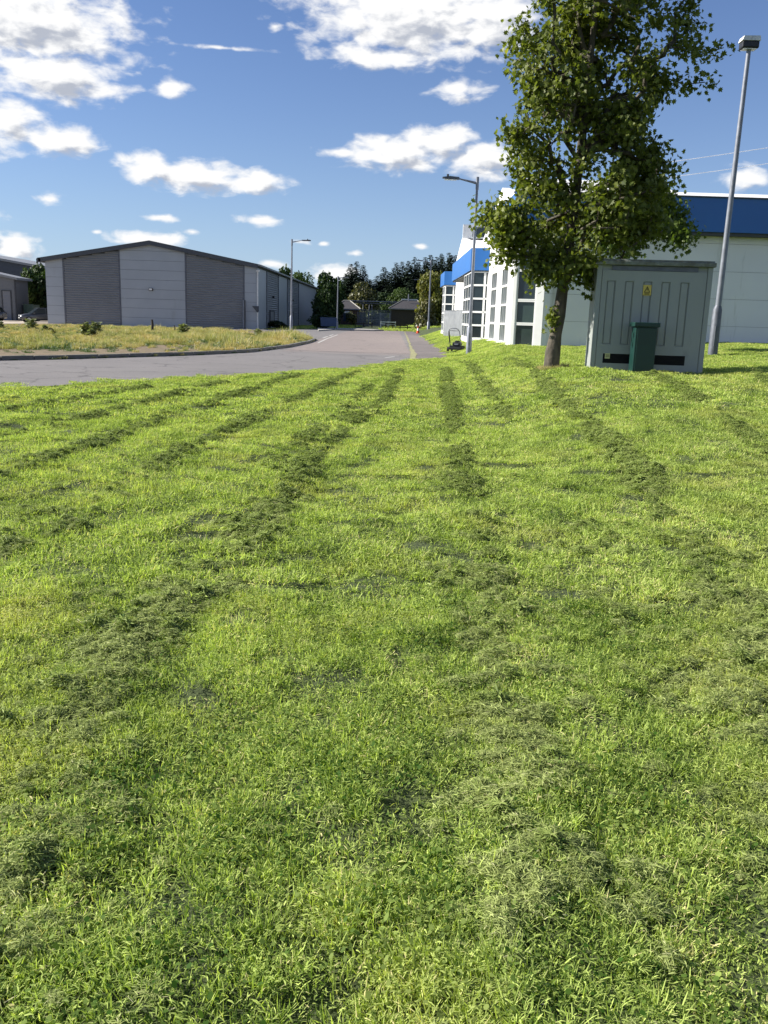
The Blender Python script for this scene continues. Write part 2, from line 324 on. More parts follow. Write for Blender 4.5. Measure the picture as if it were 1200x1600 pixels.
def road_mat():
    m = bpy.data.materials.new('asphalt'); m.use_nodes = True; t = m.node_tree; b = t.nodes['Principled BSDF']
    g = N(t, 'ShaderNodeNewGeometry'); sp = N(t, 'ShaderNodeSeparateXYZ'); L(t, g.outputs['Position'], sp.inputs[0])
    n1 = N(t, 'ShaderNodeTexNoise'); n1.inputs['Scale'].default_value = .55; n1.inputs['Detail'].default_value = 7; L(t, g.outputs['Position'], n1.inputs['Vector'])
    n2 = N(t, 'ShaderNodeTexNoise'); n2.inputs['Scale'].default_value = 55; n2.inputs['Detail'].default_value = 3; L(t, g.outputs['Position'], n2.inputs['Vector'])
    a = N(t, 'ShaderNodeMix', data_type='RGBA'); a.inputs[6].default_value = (.135,.125,.122,1); a.inputs[7].default_value = (.20,.185,.178,1)
    L(t, n1.outputs[0], a.inputs[0])
    # reddish aggregate on the street beyond the joint at about y = 38
    yy = M2(t, 'ADD', sp.outputs[1], M2(t, 'MULTIPLY_ADD', n1.outputs[0], 2.4, -1.2))
    ramp = N(t, 'ShaderNodeMapRange'); L(t, yy, ramp.inputs[0]); ramp.inputs[1].default_value = 36.5; ramp.inputs[2].default_value = 40
    px = N(t, 'ShaderNodeMapRange'); L(t, sp.outputs[0], px.inputs[0]); px.inputs[1].default_value = .95; px.inputs[2].default_value = .85
    lx = N(t, 'ShaderNodeMapRange'); L(t, sp.outputs[0], lx.inputs[0]); lx.inputs[1].default_value = -4.9; lx.inputs[2].default_value = -4.4
    f = M2(t, 'MULTIPLY', ramp.outputs[0], M2(t, 'MULTIPLY', px.outputs[0], lx.outputs[0]))
    r = N(t, 'ShaderNodeMix', data_type='RGBA'); L(t, f, r.inputs[0]); L(t, a.outputs[2], r.inputs[6]); r.inputs[7].default_value = (.215,.178,.162,1)
    sx = N(t, 'ShaderNodeMix', data_type='RGBA', blend_type='MULTIPLY'); sx.inputs[0].default_value = .55; L(t, r.outputs[2], sx.inputs[6])
    rr = N(t, 'ShaderNodeMapRange'); L(t, n2.outputs[0], rr.inputs[0]); rr.inputs[1].default_value = .3; rr.inputs[2].default_value = .7; rr.inputs[3].default_value = .45; rr.inputs[4].default_value = 1.5
    L(t, rr.outputs[0], sx.inputs[7])
    # worn patches and cracks
    vo = N(t, 'ShaderNodeTexVoronoi', feature='DISTANCE_TO_EDGE'); vo.inputs['Scale'].default_value = .35
    dd = N(t, 'ShaderNodeVectorMath', operation='ADD'); nn = N(t, 'ShaderNodeTexNoise'); nn.inputs['Scale'].default_value = 1.5; nn.inputs['Detail'].default_value = 6
    L(t, g.outputs['Position'], nn.inputs['Vector']); L(t, nn.outputs['Color'], dd.inputs[0]); L(t, g.outputs['Position'], dd.inputs[1]); L(t, dd.outputs[0], vo.inputs['Vector'])
    cr = N(t, 'ShaderNodeMapRange'); L(t, vo.outputs[0], cr.inputs[0]); cr.inputs[1].default_value = .004; cr.inputs[2].default_value = .016; cr.inputs[3].default_value = .55
    fin = N(t, 'ShaderNodeMix', data_type='RGBA', blend_type='MULTIPLY'); fin.inputs[0].default_value = 1; L(t, sx.outputs[2], fin.inputs[6]); L(t, cr.outputs[0], fin.inputs[7])
    L(t, fin.outputs[2], b.inputs['Base Color']); b.inputs['Roughness'].default_value = .85
    bp = N(t, 'ShaderNodeBump'); bp.inputs['Strength'].default_value = .6; bp.inputs['Distance'].default_value = .01; L(t, n2.outputs[0], bp.inputs['Height']); L(t, bp.outputs[0], b.inputs['Normal'])
    return m
def soil_mat():
    m = bpy.data.materials.new('turf_soil'); m.use_nodes = True; t = m.node_tree; b = t.nodes['Principled BSDF']
    g = N(t, 'ShaderNodeNewGeometry')
    n1 = N(t, 'ShaderNodeTexNoise'); n1.inputs['Scale'].default_value = .6; n1.inputs['Detail'].default_value = 8; L(t, g.outputs['Position'], n1.inputs['Vector'])
    n2 = N(t, 'ShaderNodeTexNoise'); n2.inputs['Scale'].default_value = 40; n2.inputs['Detail'].default_value = 5; L(t, g.outputs['Position'], n2.inputs['Vector'])
    r = N(t, 'ShaderNodeValToRGB'); r.color_ramp.elements[0].color = (.022,.034,.009,1); r.color_ramp.elements[1].color = (.075,.10,.026,1)
    r.color_ramp.elements[0].position = .35; r.color_ramp.elements[1].position = .65
    L(t, M2(t, 'MULTIPLY_ADD', n2.outputs[0], .6, M2(t, 'MULTIPLY', n1.outputs[0], .4)), r.inputs[0]); L(t, r.outputs[0], b.inputs['Base Color'])
    b.inputs['Roughness'].default_value = .95
    bp = N(t, 'ShaderNodeBump'); bp.inputs['Strength'].default_value = .8; bp.inputs['Distance'].default_value = .03; L(t, n2.outputs[0], bp.inputs['Height']); L(t, bp.outputs[0], b.inputs['Normal'])
    return m
MT['road'] = road_mat(); MT['soil'] = soil_mat()
MT['dirt'] = pmat('bare_dirt', (.17,.125,.075), .95, var=.3, vscale=2.5, bump=.6, dirt=((.12,.13,.05), 1.8, .5))

# ------------------------------------------------------------------ ground, road, kerbs
def ground():
    xs = [-2500,-900,-300,-120,-60]+list(np.arange(-45, 22.01, .5))+[30,45,80,200,900,2500]
    ys = [-2500,-900,-200,-60,-20,-8]+list(np.arange(-4, 110.01, .5))+[120,150,200,300,600,1200,2500]
    vs = []; lift = []
    for y in ys:
        for x in xs:
            z = terr(min(max(x, -60), 15), min(y, 110))
            if inside((x, y), ROAD): z -= .07
            vs.append((x, y, z))
    w = len(xs); V = np.array(vs); q = np.array([(j*w+i, j*w+i+1, (j+1)*w+i+1, (j+1)*w+i) for j in range(len(ys)-1) for i in range(w-1)])
    me = npmesh('ground', V, q); me.polygons.foreach_set('use_smooth', [True]*len(me.polygons))
    return tag(linkmesh('ground', me, MT['soil']), kind='structure')
ground()
def sheet(name, poly, zoff, mat, step=1.5, kind='structure'):
    bm = bmesh.new(); tris = tessellate_polygon([[Vector((x, y, 0)) for x, y in poly]])
    vv = [bm.verts.new((x, y, 0)) for x, y in poly]
    for t in tris:
        try: bm.faces.new([vv[i] for i in t])
        except Exception: pass
    bmesh.ops.subdivide_edges(bm, edges=[e for e in bm.edges if e.calc_length() > 6], cuts=3, use_grid_fill=False)
    bmesh.ops.triangulate(bm, faces=bm.faces[:])
    for v in bm.verts: v.co.z = min(0, terr(v.co.x, v.co.y)) + zoff
    bmesh.ops.recalc_face_normals(bm, faces=bm.faces[:])
    for f in bm.faces:
        if f.normal.z < 0: f.normal_flip()
    me = bpy.data.meshes.new(name); bm.to_mesh(me); bm.free()
    return tag(linkmesh(name, me, mat), kind=kind)
sheet('road', ROAD, .0, MT['road'])
FOOT = [(.75,30.2),(.86,34),(.98,38),(1.12,52),(1.28,68),(1.5,98),(1.6,104)]
FOOT_P = FOOT + [(2.45,104),(2.66,93),(2.9,68.7),(2.86,58),(2.66,47),(2.56,39),(2.2,36.0),(1.55,34.2)]
MT['foot'] = pmat('footpath_tarmac', (.15,.13,.125), .9, var=.2, vscale=.8, bump=.4, bscale=50, dirt=((.08,.075,.07), .6, .55))
sheet('footpath', FOOT_P, .012, MT['foot'])
def ribbon(mb, pts, w, z0, z1, mi=0):
    for (ax, ay), (bx, by) in zip(pts, pts[1:]):
        d = Vector((bx-ax, by-ay)); n = Vector((-d.y, d.x)).normalized()*w/2
        za, zb = min(0, terr(ax, ay)), min(0, terr(bx, by))
        vs = []
        for (x, y, zz) in ((ax, ay, za), (bx, by, zb)):
            for s in (-1, 1):
                for h in (z0, z1): vs.append((x+s*n.x, y+s*n.y, zz+h))
        mb.add(vs, [(0,2,3,1),(4,5,7,6),(0,4,6,2),(1,3,7,5),(0,1,5,4),(2,6,7,3)], mi)
def dense(pts, st=.92):
    out = []
    for (a, b) in zip(pts, pts[1:]):
        n = max(1, int(math.dist(a, b)/st))
        for i in range(n): out.append((a[0]+(b[0]-a[0])*i/n, a[1]+(b[1]-a[1])*i/n))
    return out+[pts[-1]]
mb = MB(); kp = dense(FAR[2:14])
random.seed(3)
for a, b in zip(kp, kp[1:]):
    m = .012; a2 = (a[0]+(b[0]-a[0])*m, a[1]+(b[1]-a[1])*m); b2 = (b[0]-(b[0]-a[0])*m, b[1]-(b[1]-a[1])*m)
    ribbon(mb, [a2, b2], .14, -.1, .12+random.uniform(-.008, .008))
tag(mb.build('kerb', MT['kerb']), kind='structure')
mb = MB(); ribbon(mb, dense([(-6.2,95.6),(-4.6,98.1),(-2.0,99.1),(-1.0,104.6)]), .14, -.1, .13)
mb.prism([(-7.2,88),(-6.3,95.8),(-4.7,98.25),(-2.15,99.3),(-1.2,104.7),(-3,108),(-9,108)], 'z', -.2, .11)
tag(mb.build('pavement_island', MT['conc']), kind='structure')
# weedy joint between road and footpath, worn give-way lines
MT['mark'] = pmat('worn_road_paint', (.45,.44,.41), .7, var=.2, vscale=4, dirt=((.2,.18,.17), 5, .56))
MT['moss'] = pmat('mossy_joint', (.26,.25,.13), .95, var=.3, vscale=4, dirt=((.12,.13,.04), 6, .5))
mb = MB()
def flat_strip(mb, pts, w, z):
    for (ax, ay), (bx, by) in zip(pts, pts[1:]):
        d = Vector((bx-ax, by-ay)); n = Vector((-d.y, d.x)).normalized()*w/2
        mb.add([(ax-n.x, ay-n.y, z+min(0, terr(ax, ay))), (bx-n.x, by-n.y, z+min(0, terr(bx, by))), (bx+n.x, by+n.y, z+min(0, terr(bx, by))), (ax+n.x, ay+n.y, z+min(0, terr(ax, ay)))], [(0,1,2,3)])
flat_strip(mb, [(-4.15,50.5),(-4.35,60),(-4.45,74)], .11, .006)
flat_strip(mb, [(-4.75,62),(-4.78,67)], .13, .006); flat_strip(mb, [(-4.8,69),(-4.82,74)], .13, .006)
flat_strip(mb, [(-.2,34.5),(.15,35.8)], .1, .006)
tag(mb.build('road_markings', MT['mark'], fixn=False), kind='structure')
mb = MB()
pts = [(p[0]+random.uniform(-.03,.03), p[1]) for p in dense(FOOT, 1.5)]
for a, b in zip(pts, pts[1:]): flat_strip(mb, [a, b], random.uniform(.10, .30)*(1.1 if a[1] < 45 else .7), .020)
tag(mb.build('mossy_strip', MT['moss'], fixn=False), kind='structure')
mb = MB(); flat_strip(mb, [(-4.9,39.2),(-2,38.6),(.3,38.9),(.9,38.7)], .12, .005); flat_strip(mb, [(-3,36.4),(-.5,36.0)], .08, .005)
flat_strip(mb, [(1.1,37.4),(2.3,37.0)], .1, .024)
tag(mb.build('tar_joint', pmat('tar', (.05,.05,.052), .6), fixn=False), kind='structure')
# yard in front of the left units, and island top soil
sheet('yard', [(-70,64.5),(-38.7,66.2),(-37.6,94.6),(-14.2,94.6),(-14.6,96.9),(-37.6,96.9),(-37.6,140),(-70,140)], .03, MT['beige'])
isl = [(x-.0, y) for x, y in FAR]
sheet('verge_soil', [(-30,3.4),(-19,15.7),(-14.6,21.3),(-11.3,25.4),(-10.05,27.0),(-8.75,29.2),(-7.24,31.8),(-5.85,35.5),(-5.05,42.1),(-4.76,50),(-4.9,56),(-5.7,60.3),(-7.6,64),(-9.6,72),(-12.1,84),(-13.7,94.3),(-37,94.3),(-38.3,65.8),(-60,63.8),(-60,3)], .07, MT['dirt'])

# ------------------------------------------------------------------ lawn (instanced blade patches)
rng = np.random.default_rng(7)
def blades(n, size, h, w, lean, flat=False, hz=0.0, clover=0, clump=0):
    """strap blades bent in two segments"""
    x = rng.uniform(-size/2, size/2, n); y = rng.uniform(-size/2, size/2, n)
    if hz:
        r = np.abs(rng.normal(0, size*.28, n)); a = rng.uniform(0, 2*np.pi, n); x = r*np.cos(a)*1.3; y = r*np.sin(a)
    hh = h*rng.uniform(.55, 1.15, n); a = rng.uniform(0, 2*np.pi, n); ln = np.abs(rng.normal(lean, lean*.5, n))
    if clump:
        K = clump; kx = rng.uniform(-size/2, size/2, K); ky = rng.uniform(-size/2, size/2, K); kh = rng.uniform(.25, 1.75, K); ks = rng.uniform(.35, 1.3, K)*size/math.sqrt(K)*.6
        pick = rng.integers(0, K, n); far = rng.random(n) < .22
        ox, oy = rng.normal(0, 1, n)*ks[pick], rng.normal(0, 1, n)*ks[pick]
        x = np.where(far, x, kx[pick]+ox); y = np.where(far, y, ky[pick]+oy); hh = hh*np.where(far, .6, kh[pick]); a = np.where(far, a, np.arctan2(oy, ox)+rng.normal(0, .8, n)); tint = rng.normal(0, .13, K)[pick]
    dx, dy = np.cos(a), np.sin(a); ww = w*rng.uniform(.6, 1.3, n)
    fa = a+np.pi/2+rng.uniform(-.9, .9, n); px, py = np.cos(fa)*ww/2, np.sin(fa)*ww/2
    z0 = np.full(n, -.006)
    if hz: z0 = rng.uniform(0, 1, n)*hz*np.exp(-((x/size)**2+(y/size)**2)*6)
    s1, s2 = np.sin(ln), np.sin(np.minimum(ln*1.9, 1.9)); c1, c2 = np.cos(ln), np.cos(np.minimum(ln*1.9, 1.9))
    if clump:
        mt_ = rng.random(n) < .26; ln = np.where(mt_, rng.uniform(1.15, 1.5, n), ln); z0 = np.where(mt_, rng.uniform(.004, .016, n), z0); hh = np.where(mt_, h*rng.uniform(.5, .9, n), hh)
        s1, s2 = np.sin(ln), np.sin(np.minimum(ln*1.35, 1.75)); c1, c2 = np.cos(ln), np.cos(np.minimum(ln*1.35, 1.75))
    if flat:
        tz = rng.normal(0, .25, n); s1 = np.ones(n); c1 = tz; s2 = np.ones(n); c2 = tz-rng.uniform(0, .5, n)
    p0 = np.stack([x, y, z0], 1); d1 = np.stack([dx*s1, dy*s1, c1], 1)*(hh*.55)[:, None]; d2 = np.stack([dx*s2, dy*s2, c2], 1)*(hh*.45)[:, None]
    p1 = p0+d1; p2 = p1+d2; pp = np.stack([px, py, rng.uniform(-.3, .3, n)*ww], 1)
    V = np.stack([p0-pp*.8, p0+pp*.8, p1-pp, p1+pp, p2-pp*.35, p2+pp*.35], 1).reshape(-1, 3)
    b = (np.arange(n)*6)[:, None]
    F = np.concatenate([b+np.array([0,1,3,2]), b+np.array([2,3,5,4])], 0)
    hue = np.clip(rng.normal(.5, .2, n)+(tint if clump else 0), 0, .88); dry = rng.random(n) < .045; hue[dry] = .99
    hue = np.concatenate([hue, hue])
    if clover:
        cx = rng.uniform(-size/2, size/2, clover); cy = rng.uniform(-size/2, size/2, clover); cz = rng.uniform(.012, .034, clover)
        r = rng.uniform(.0035, .0075, clover); nb = len(V); an = np.linspace(0, 2*np.pi, 7)[:-1]
        tx, ty = rng.normal(0, .35, clover), rng.normal(0, .35, clover)
        vx = cx[:, None]+np.cos(an)*r[:, None]; vy = cy[:, None]+np.sin(an)*r[:, None]
        vz = cz[:, None]+(np.cos(an)*r[:, None]*tx[:, None]+np.sin(an)*r[:, None]*ty[:, None])
        V = np.concatenate([V, np.stack([vx, vy, vz], 2).reshape(-1, 3)])
        F2 = nb+(np.arange(clover)*6)[:, None]+np.arange(6)
        return V, [F, F2], np.concatenate([hue, np.clip(rng.normal(.16, .10, clover), 0, .5)])
    return V, [F], hue
MT['grass'] = leafmat('lawn_blade', (.045,.105,.012), (.60,.71,.20), trans=.40, rough=.65, accent=(.70,.62,.32), world_var=.55, inst=True, wscale=1.5, spec=.12, dry=((.50,.48,.17), .9, .52, .6))
MT['clipfar'] = leafmat('clipping_blade_shaded', (.045,.08,.014), (.38,.46,.13), trans=.3, rough=.6, accent=(.4,.38,.2), world_var=.2, inst=True, spec=.2)  # far clippings: shadow side of the rows put into a darker blade colour
MT['clip'] = leafmat('clipping_blade', (.025,.05,.010), (.52,.59,.21), trans=.28, rough=.7, accent=(.5,.48,.28), world_var=.2, inst=True, spec=.1)
def instancer(name, srcs, pts, rots, scl, idx, label=None, kind='stuff', cat=None):
    col = bpy.data.collections.new(name+'_sources')
    for i, (me, mat) in enumerate(srcs):
        me.materials.append(mat); o = bpy.data.objects.new('%s_patch' % name, me); col.objects.link(o)
    me = bpy.data.meshes.new(name); me.vertices.add(len(pts)); me.vertices.foreach_set('co', np.asarray(pts, dtype=np.float32).ravel())
    a = me.attributes.new('rot', 'FLOAT_VECTOR', 'POINT'); a.data.foreach_set('vector', np.asarray(rots, dtype=np.float32).ravel())
    a = me.attributes.new('scl', 'FLOAT_VECTOR', 'POINT'); a.data.foreach_set('vector', np.asarray(scl, dtype=np.float32).ravel())
    a = me.attributes.new('idx', 'INT', 'POINT'); a.data.foreach_set('value', np.asarray(idx, dtype=np.int32))
    o = bpy.data.objects.new(name, me); COL.objects.link(o)
    g = bpy.data.node_groups.new(name, 'GeometryNodeTree')
    g.interface.new_socket('Geometry', in_out='INPUT', socket_type='NodeSocketGeometry'); g.interface.new_socket('Geometry', in_out='OUTPUT', socket_type='NodeSocketGeometry')
    gi = g.nodes.new('NodeGroupInput'); go = g.nodes.new('NodeGroupOutput'); ip = g.nodes.new('GeometryNodeInstanceOnPoints')
    ci = g.nodes.new('GeometryNodeCollectionInfo'); ci.inputs[0].default_value = col; ci.inputs[1].default_value = True; ci.inputs[2].default_value = True
    ip.inputs['Pick Instance'].default_value = True
    def na(nm, ty):
        n = g.nodes.new('GeometryNodeInputNamedAttribute'); n.data_type = ty; n.inputs[0].default_value = nm
        return [s for s in n.outputs if s.enabled][0]
    L(g, gi.outputs[0], ip.inputs['Points']); L(g, ci.outputs[0], ip.inputs['Instance']); L(g, na('idx', 'INT'), ip.inputs['Instance Index'])
    L(g, na('rot', 'FLOAT_VECTOR'), ip.inputs['Rotation']); L(g, na('scl', 'FLOAT_VECTOR'), ip.inputs['Scale']); L(g, ip.outputs[0], go.inputs[0])
    md = o.modifiers.new('scatter', 'NODES'); md.node_group = g
    return tag(o, label, cat, kind=kind)
def is_lawn(x, y):
    if y > 78: return False
    if y > 34.2 and x > 4.6: return False
    if x > 5.6 and y > 33.9: return False
    return not inside((x, y), ROAD)
def rot_for(x, y, tilt=1.0, rz=None):
    e = .12; g = lambda a, b: terr(a, b)+relief(a, b)
    zx = (g(x+e, y)-g(x-e, y))/(2*e); zy = (g(x, y+e)-g(x, y-e))/(2*e)
    n = Vector((-zx, -zy, 1)).normalized()
    q = Vector((0,0,1)).rotation_difference(n) @ Matrix.Rotation(random.uniform(0, 6.283) if rz is None else rz, 3, 'Z').to_quaternion()
    return tuple(q.to_euler())
def right_of_near(x, y):   # lawn side of the near kerb line
    return is_lawn(x, y) and not (on_island(x, y)) and y > -3
srcs = []
for k in range(5): V, F, h = blades(2300, .36, .027, .0031, .65, clover=60 if k else 260, clump=46); srcs.append((npmesh('turf_fine', V, F, {'hue': h}), MT['grass']))
for k in range(4): V, F, h = blades(2300, .56, .031, .0050, .7, clump=60); srcs.append((npmesh('turf_mid', V, F, {'hue': h}), MT['grass']))
for k in range(3): V, F, h = blades(2200, 1.0, .032, .010, .7, clump=90); srcs.append((npmesh('turf_far', V, F, {'hue': h}), MT['grass']))
pts, rots, scl, idx = [], [], [], []
random.seed(11)
def lay(y0, y1, st, ids, fx):
    y = y0
    while y < y1:
        x = -fx(y)
        while x < fx(y):
            jx, jy = x+random.uniform(-.35, .35)*st, y+random.uniform(-.35, .35)*st
            if right_of_near(jx, jy) and not (3.98 < jx < 6.6 and 17.75 < jy < 19.8):
                nz = noise.noise(Vector((jx*1.9, jy*.8, 0)))*.5+noise.noise(Vector((jx*5, jy*4, 3)))*.5
                pts.append((jx, jy, terr(jx, jy)+.03+relief(jx, jy))); rots.append(rot_for(jx, jy)); s = 1.05+.55*nz
                scl.append((1, 1, s*random.uniform(.85, 1.2))); idx.append(random.choice(ids))
            x += st
        y += st
lay(.4, 4.6, .25, (0,1,2,3,4), lambda y: .62*y+1.3)
lay(4.6, 12.5, .40, (5,6,7,8), lambda y: .60*y+1.6)
lay(12.5, 40, .70, (9,10,11), lambda y: min(17, .56*y+2.0))
lay(40, 80, .8, (9,10,11), lambda y: 5)
instancer('lawn_grass', srcs, pts, rots, scl, idx, 'mown bright green lawn grass filling the foreground')
print('lawn patches', len(pts))

gx = np.arange(-9, 11.01, .14); gy = np.arange(.2, 14.01, .14); gv = []
for yy in gy:
    for xx in gx:
        ed = 1-S(abs(xx-1), 8.5, 9.9)*1; e2 = S(yy, .2, .6)*(1-S(yy, 12.8, 14))
        gv.append((xx, yy, terr(xx, yy)+((.020+relief(xx, yy))*ed*e2-.02*(1-ed*e2) if right_of_near(xx, yy) else -.09)))
w_ = len(gx); q_ = np.array([(j*w_+i, j*w_+i+1, (j+1)*w_+i+1, (j+1)*w_+i) for j in range(len(gy)-1) for i in range(w_-1)])
tag(linkmesh('lawn_soil', npmesh('lawn_soil', np.array(gv), q_), MT['soil']), kind='structure')
# clippings in windrows left by the mower
ROWS = [([(1.67,27),(1.1,15.4),(.87,10.7),(.63,7.5),(.59,5.5),(.56,4.3),(.5,2.8),(.45,1.5)], 1.6),
        ([(.3,26),(.19,23.3),(-.19,15),(-.6,12.2),(-.87,9.4),(-.9,6.8),(-1.1,4.4),(-1.15,3.6),(-1.05,2.3),(-1.0,1.5)], 1.3),
        ([(-.9,24.5),(-1.14,22.6),(-1.8,15.6),(-2.01,12.6),(-2.3,8.5),(-2.5,5)], 1.3),
        ([(-2.3,22.4),(-2.57,20.8),(-2.98,15.8),(-3.23,12.3),(-3.3,9.8),(-3.5,8.4),(-3.8,6)], 1.4),
        ([(-3.66,19.4),(-4.04,15.4),(-4.3,12),(-4.6,10.5),(-4.9,8)], 1.4),
        ([(-4.84,17.5),(-5.36,14.4),(-5.72,12.8),(-6.1,10)], .9), ([(-5.9,16.6),(-6.5,14)], .6),
        ([(3.2,24),(3.1,19),(2.75,14.8),(2.66,11.1),(2.54,8.8),(2.28,6.6),(2.0,4.5),(1.6,2.6)], 1.1),
        ([(5.0,16.9),(4.75,14.4),(4.44,11.5),(4.2,9.5),(3.9,7),(3.4,4.6)], 1.1), ([(7.2,17.5),(6.6,15),(6.3,12.6),(6,10)], 1.0),
        ([(2.5,30),(2.2,22),(1.95,17),(1.8,13)], .35), ([(-.45,20),(-.75,14),(-1.2,9)], .3), ([(1.5,6.4),(1.35,3.2),(1.2,2)], .6), ([(-2,4.4),(-1.7,2.4)],.5)]
csr = []
for k in range(4): V, F, h = blades(260, .15, .032, .0038, .6, flat=True, hz=.036); csr.append((npmesh('clipping_fine', V, F, {'hue': h}), MT['clip']))
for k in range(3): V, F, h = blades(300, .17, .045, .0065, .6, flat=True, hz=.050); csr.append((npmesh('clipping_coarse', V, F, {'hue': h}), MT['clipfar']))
pts, rots, scl, idx = [], [], [], []
for ri, (row, wt) in enumerate(ROWS):
    for a, b in zip(row, row[1:]):
        Ln = math.dist(a, b); n = int(Ln*(165-75*S((a[1]+b[1])/2, 6, 13))*wt)
        for _ in range(n):
            t = random.random(); cx = a[0]+(b[0]-a[0])*t; cy = a[1]+(b[1]-a[1])*t
            x = cx+random.gauss(0, .065)*(1+.9*(1-S(cy, 4, 13))); y = cy+random.gauss(0, .1)
            cl = .7*noise.noise(Vector((x*.4+ri*7.3, y*.8, 1.5)))+.75*noise.noise(Vector((x*3+ri*3, y*3.4, 5)))+.5*noise.noise(Vector((x*9, y*8, 2)))
            if cl < random.uniform(-.34, .34): continue
            if not right_of_near(x, y): continue
            s = random.uniform(.25, .8)*(1+.5*max(0, cl)); near = cy+random.gauss(0, 2.2) < 7.0
            pts.append((x, y, terr(x, y)+relief(x, y)+(.048 if near else .050))); rots.append(rot_for(x, y))
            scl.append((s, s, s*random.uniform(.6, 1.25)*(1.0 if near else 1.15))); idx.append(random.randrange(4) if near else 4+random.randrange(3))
for _ in range(1500):        # stray bits everywhere
    y = random.uniform(1, 22); x = random.uniform(-.6*y-1, .6*y+1)
    if right_of_near(x, y) and noise.noise(Vector((x*.8, y*.8, 9))) > -.05:
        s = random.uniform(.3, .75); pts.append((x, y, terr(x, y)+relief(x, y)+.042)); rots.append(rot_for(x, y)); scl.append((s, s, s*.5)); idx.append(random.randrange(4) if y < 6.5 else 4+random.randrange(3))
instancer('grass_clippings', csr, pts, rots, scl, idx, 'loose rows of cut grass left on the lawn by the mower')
print('clippings', len(pts))

# longer tufts at the tree base and rough verge of the island
MT['wild'] = leafmat('wild_grass_blade', (.12,.13,.035), (.33,.36,.13), trans=.3, rough=.55, accent=(.62,.50,.29), world_var=.55, inst=True, wscale=.35, spec=.3, dry=((.55,.43,.22), .28, .44, .85))
wsr = []
for k in range(4):
    V, F, h = blades(170, .5, (.26,.34,.22,.42)[k], (.010,.012,.012,.011)[k], .38); h2 = np.clip(h*1.25+.05, 0, 1); h2[rng.random(len(h2)) < .2] = 1
    wsr.append((npmesh('verge_tuft', V, F, {'hue': h2}), MT['wild']))
for k in range(2):
    V, F, h = blades(150, .6, .16, .028, .9); wsr.append((npmesh('verge_weed', V, F, {'hue': np.clip(h*.5, 0, 1)}), leafmat('weed_leaf', (.06,.10,.03), (.20,.27,.09), trans=.25, world_var=.2, inst=True)))
pts, rots, scl, idx = [], [], [], []
y = 22.0
while y < 94:
    x = -.52*y-6
    st_ = .42 if y < 63 else .62
    while x < -4:
        jx, jy = x+random.uniform(-.25, .25), y+random.uniform(-.25, .25)
        if on_island(jx, jy) and dist_line(jx, jy, FAR[2:19]) > .12:
            de = dist_line(jx, jy, FAR[2:19]); c = noise.noise(Vector((jx*.22, jy*.16, 2)))
            bare = S(-jx, 6.6, 9)*S(-de, -5.5, -2.0)*.9
            if random.random() > bare-.25*c:
                s = random.uniform(.6, 1.2)*(.8+.6*max(-.4, c)); s *= .45+.55*S(de, .2, 1.2)
                if bare > .3: s *= .5
                if jx < -12: s *= .8
                s *= 1+.35*S(jy, 45, 70)
                s *= 1+.45*S(jx, -11, -6.5)*(1-S(jy, 60, 64))
                if jx < -17: s *= .8
                if jx < -24+.0*jy and jy > 50: s *= .55
                rg = random.random(); pts.append((jx, jy, .07+min(0, terr(jx, jy)))); rots.append((0, 0, random.uniform(0, 6.28))); scl.append((s, s, s))
                idx.append(random.randrange(4) if rg > .25+.45*(c > .0) else 4+random.randrange(2))
        x += st_
    y += st_
for _ in range(90):       # weeds along the kerb
    k = random.randrange(2, 12); t = random.random(); a, b = FAR[k], FAR[k+1]
    s = random.uniform(.15, .4); pts.append((a[0]+(b[0]-a[0])*t+.05, a[1]+(b[1]-a[1])*t-.12+.1*random.random(), .01)); rots.append((0,0,random.uniform(0,6.28))); scl.append((s,s,s)); idx.append(random.choice((0,4,5,5)))
for i in range(70):        # tufts round the maple trunk and cabinet foot
    an = random.uniform(0, 6.28); r = random.uniform(.12, .3); x, y = 3.42+r*math.cos(an), 18.7+r*math.sin(an)
    s = random.uniform(.35, .6); pts.append((x, y, terr(x, y))); rots.append((0,0,an)); scl.append((s*.6,s*.6,s)); idx.append(random.choice((0,2,4)))
instancer('verge_grass', wsr, pts, rots, scl, idx, 'rough uncut straw and green grass on the verge')
# thin grass on the far verges behind the road
pts, rots, scl, idx = [], [], [], []
for _ in range(1500):
    x, y = random.uniform(-16, 8), random.uniform(98, 150)
    if inside((x, y), ROAD) or (-9 < x < -1.0 and y < 108) or (-5.2 < x < -.9): continue
    s = random.uniform(.4, 1.0); pts.append((x, y, terr(x, min(y, 110)))); rots.append((0,0,random.uniform(0,6.28))); scl.append((s*2,s*2,s)); idx.append(random.randrange(2))
V1 = [blades(160, .7, .22, .03, .4) for _ in range(2)]
instancer('far_verge_grass', [(npmesh('far_tuft', v, f, {'hue': h}), MT['grass']) for v, f, h in V1], pts, rots, scl, idx, 'green grass strip behind the low rail at the road end')

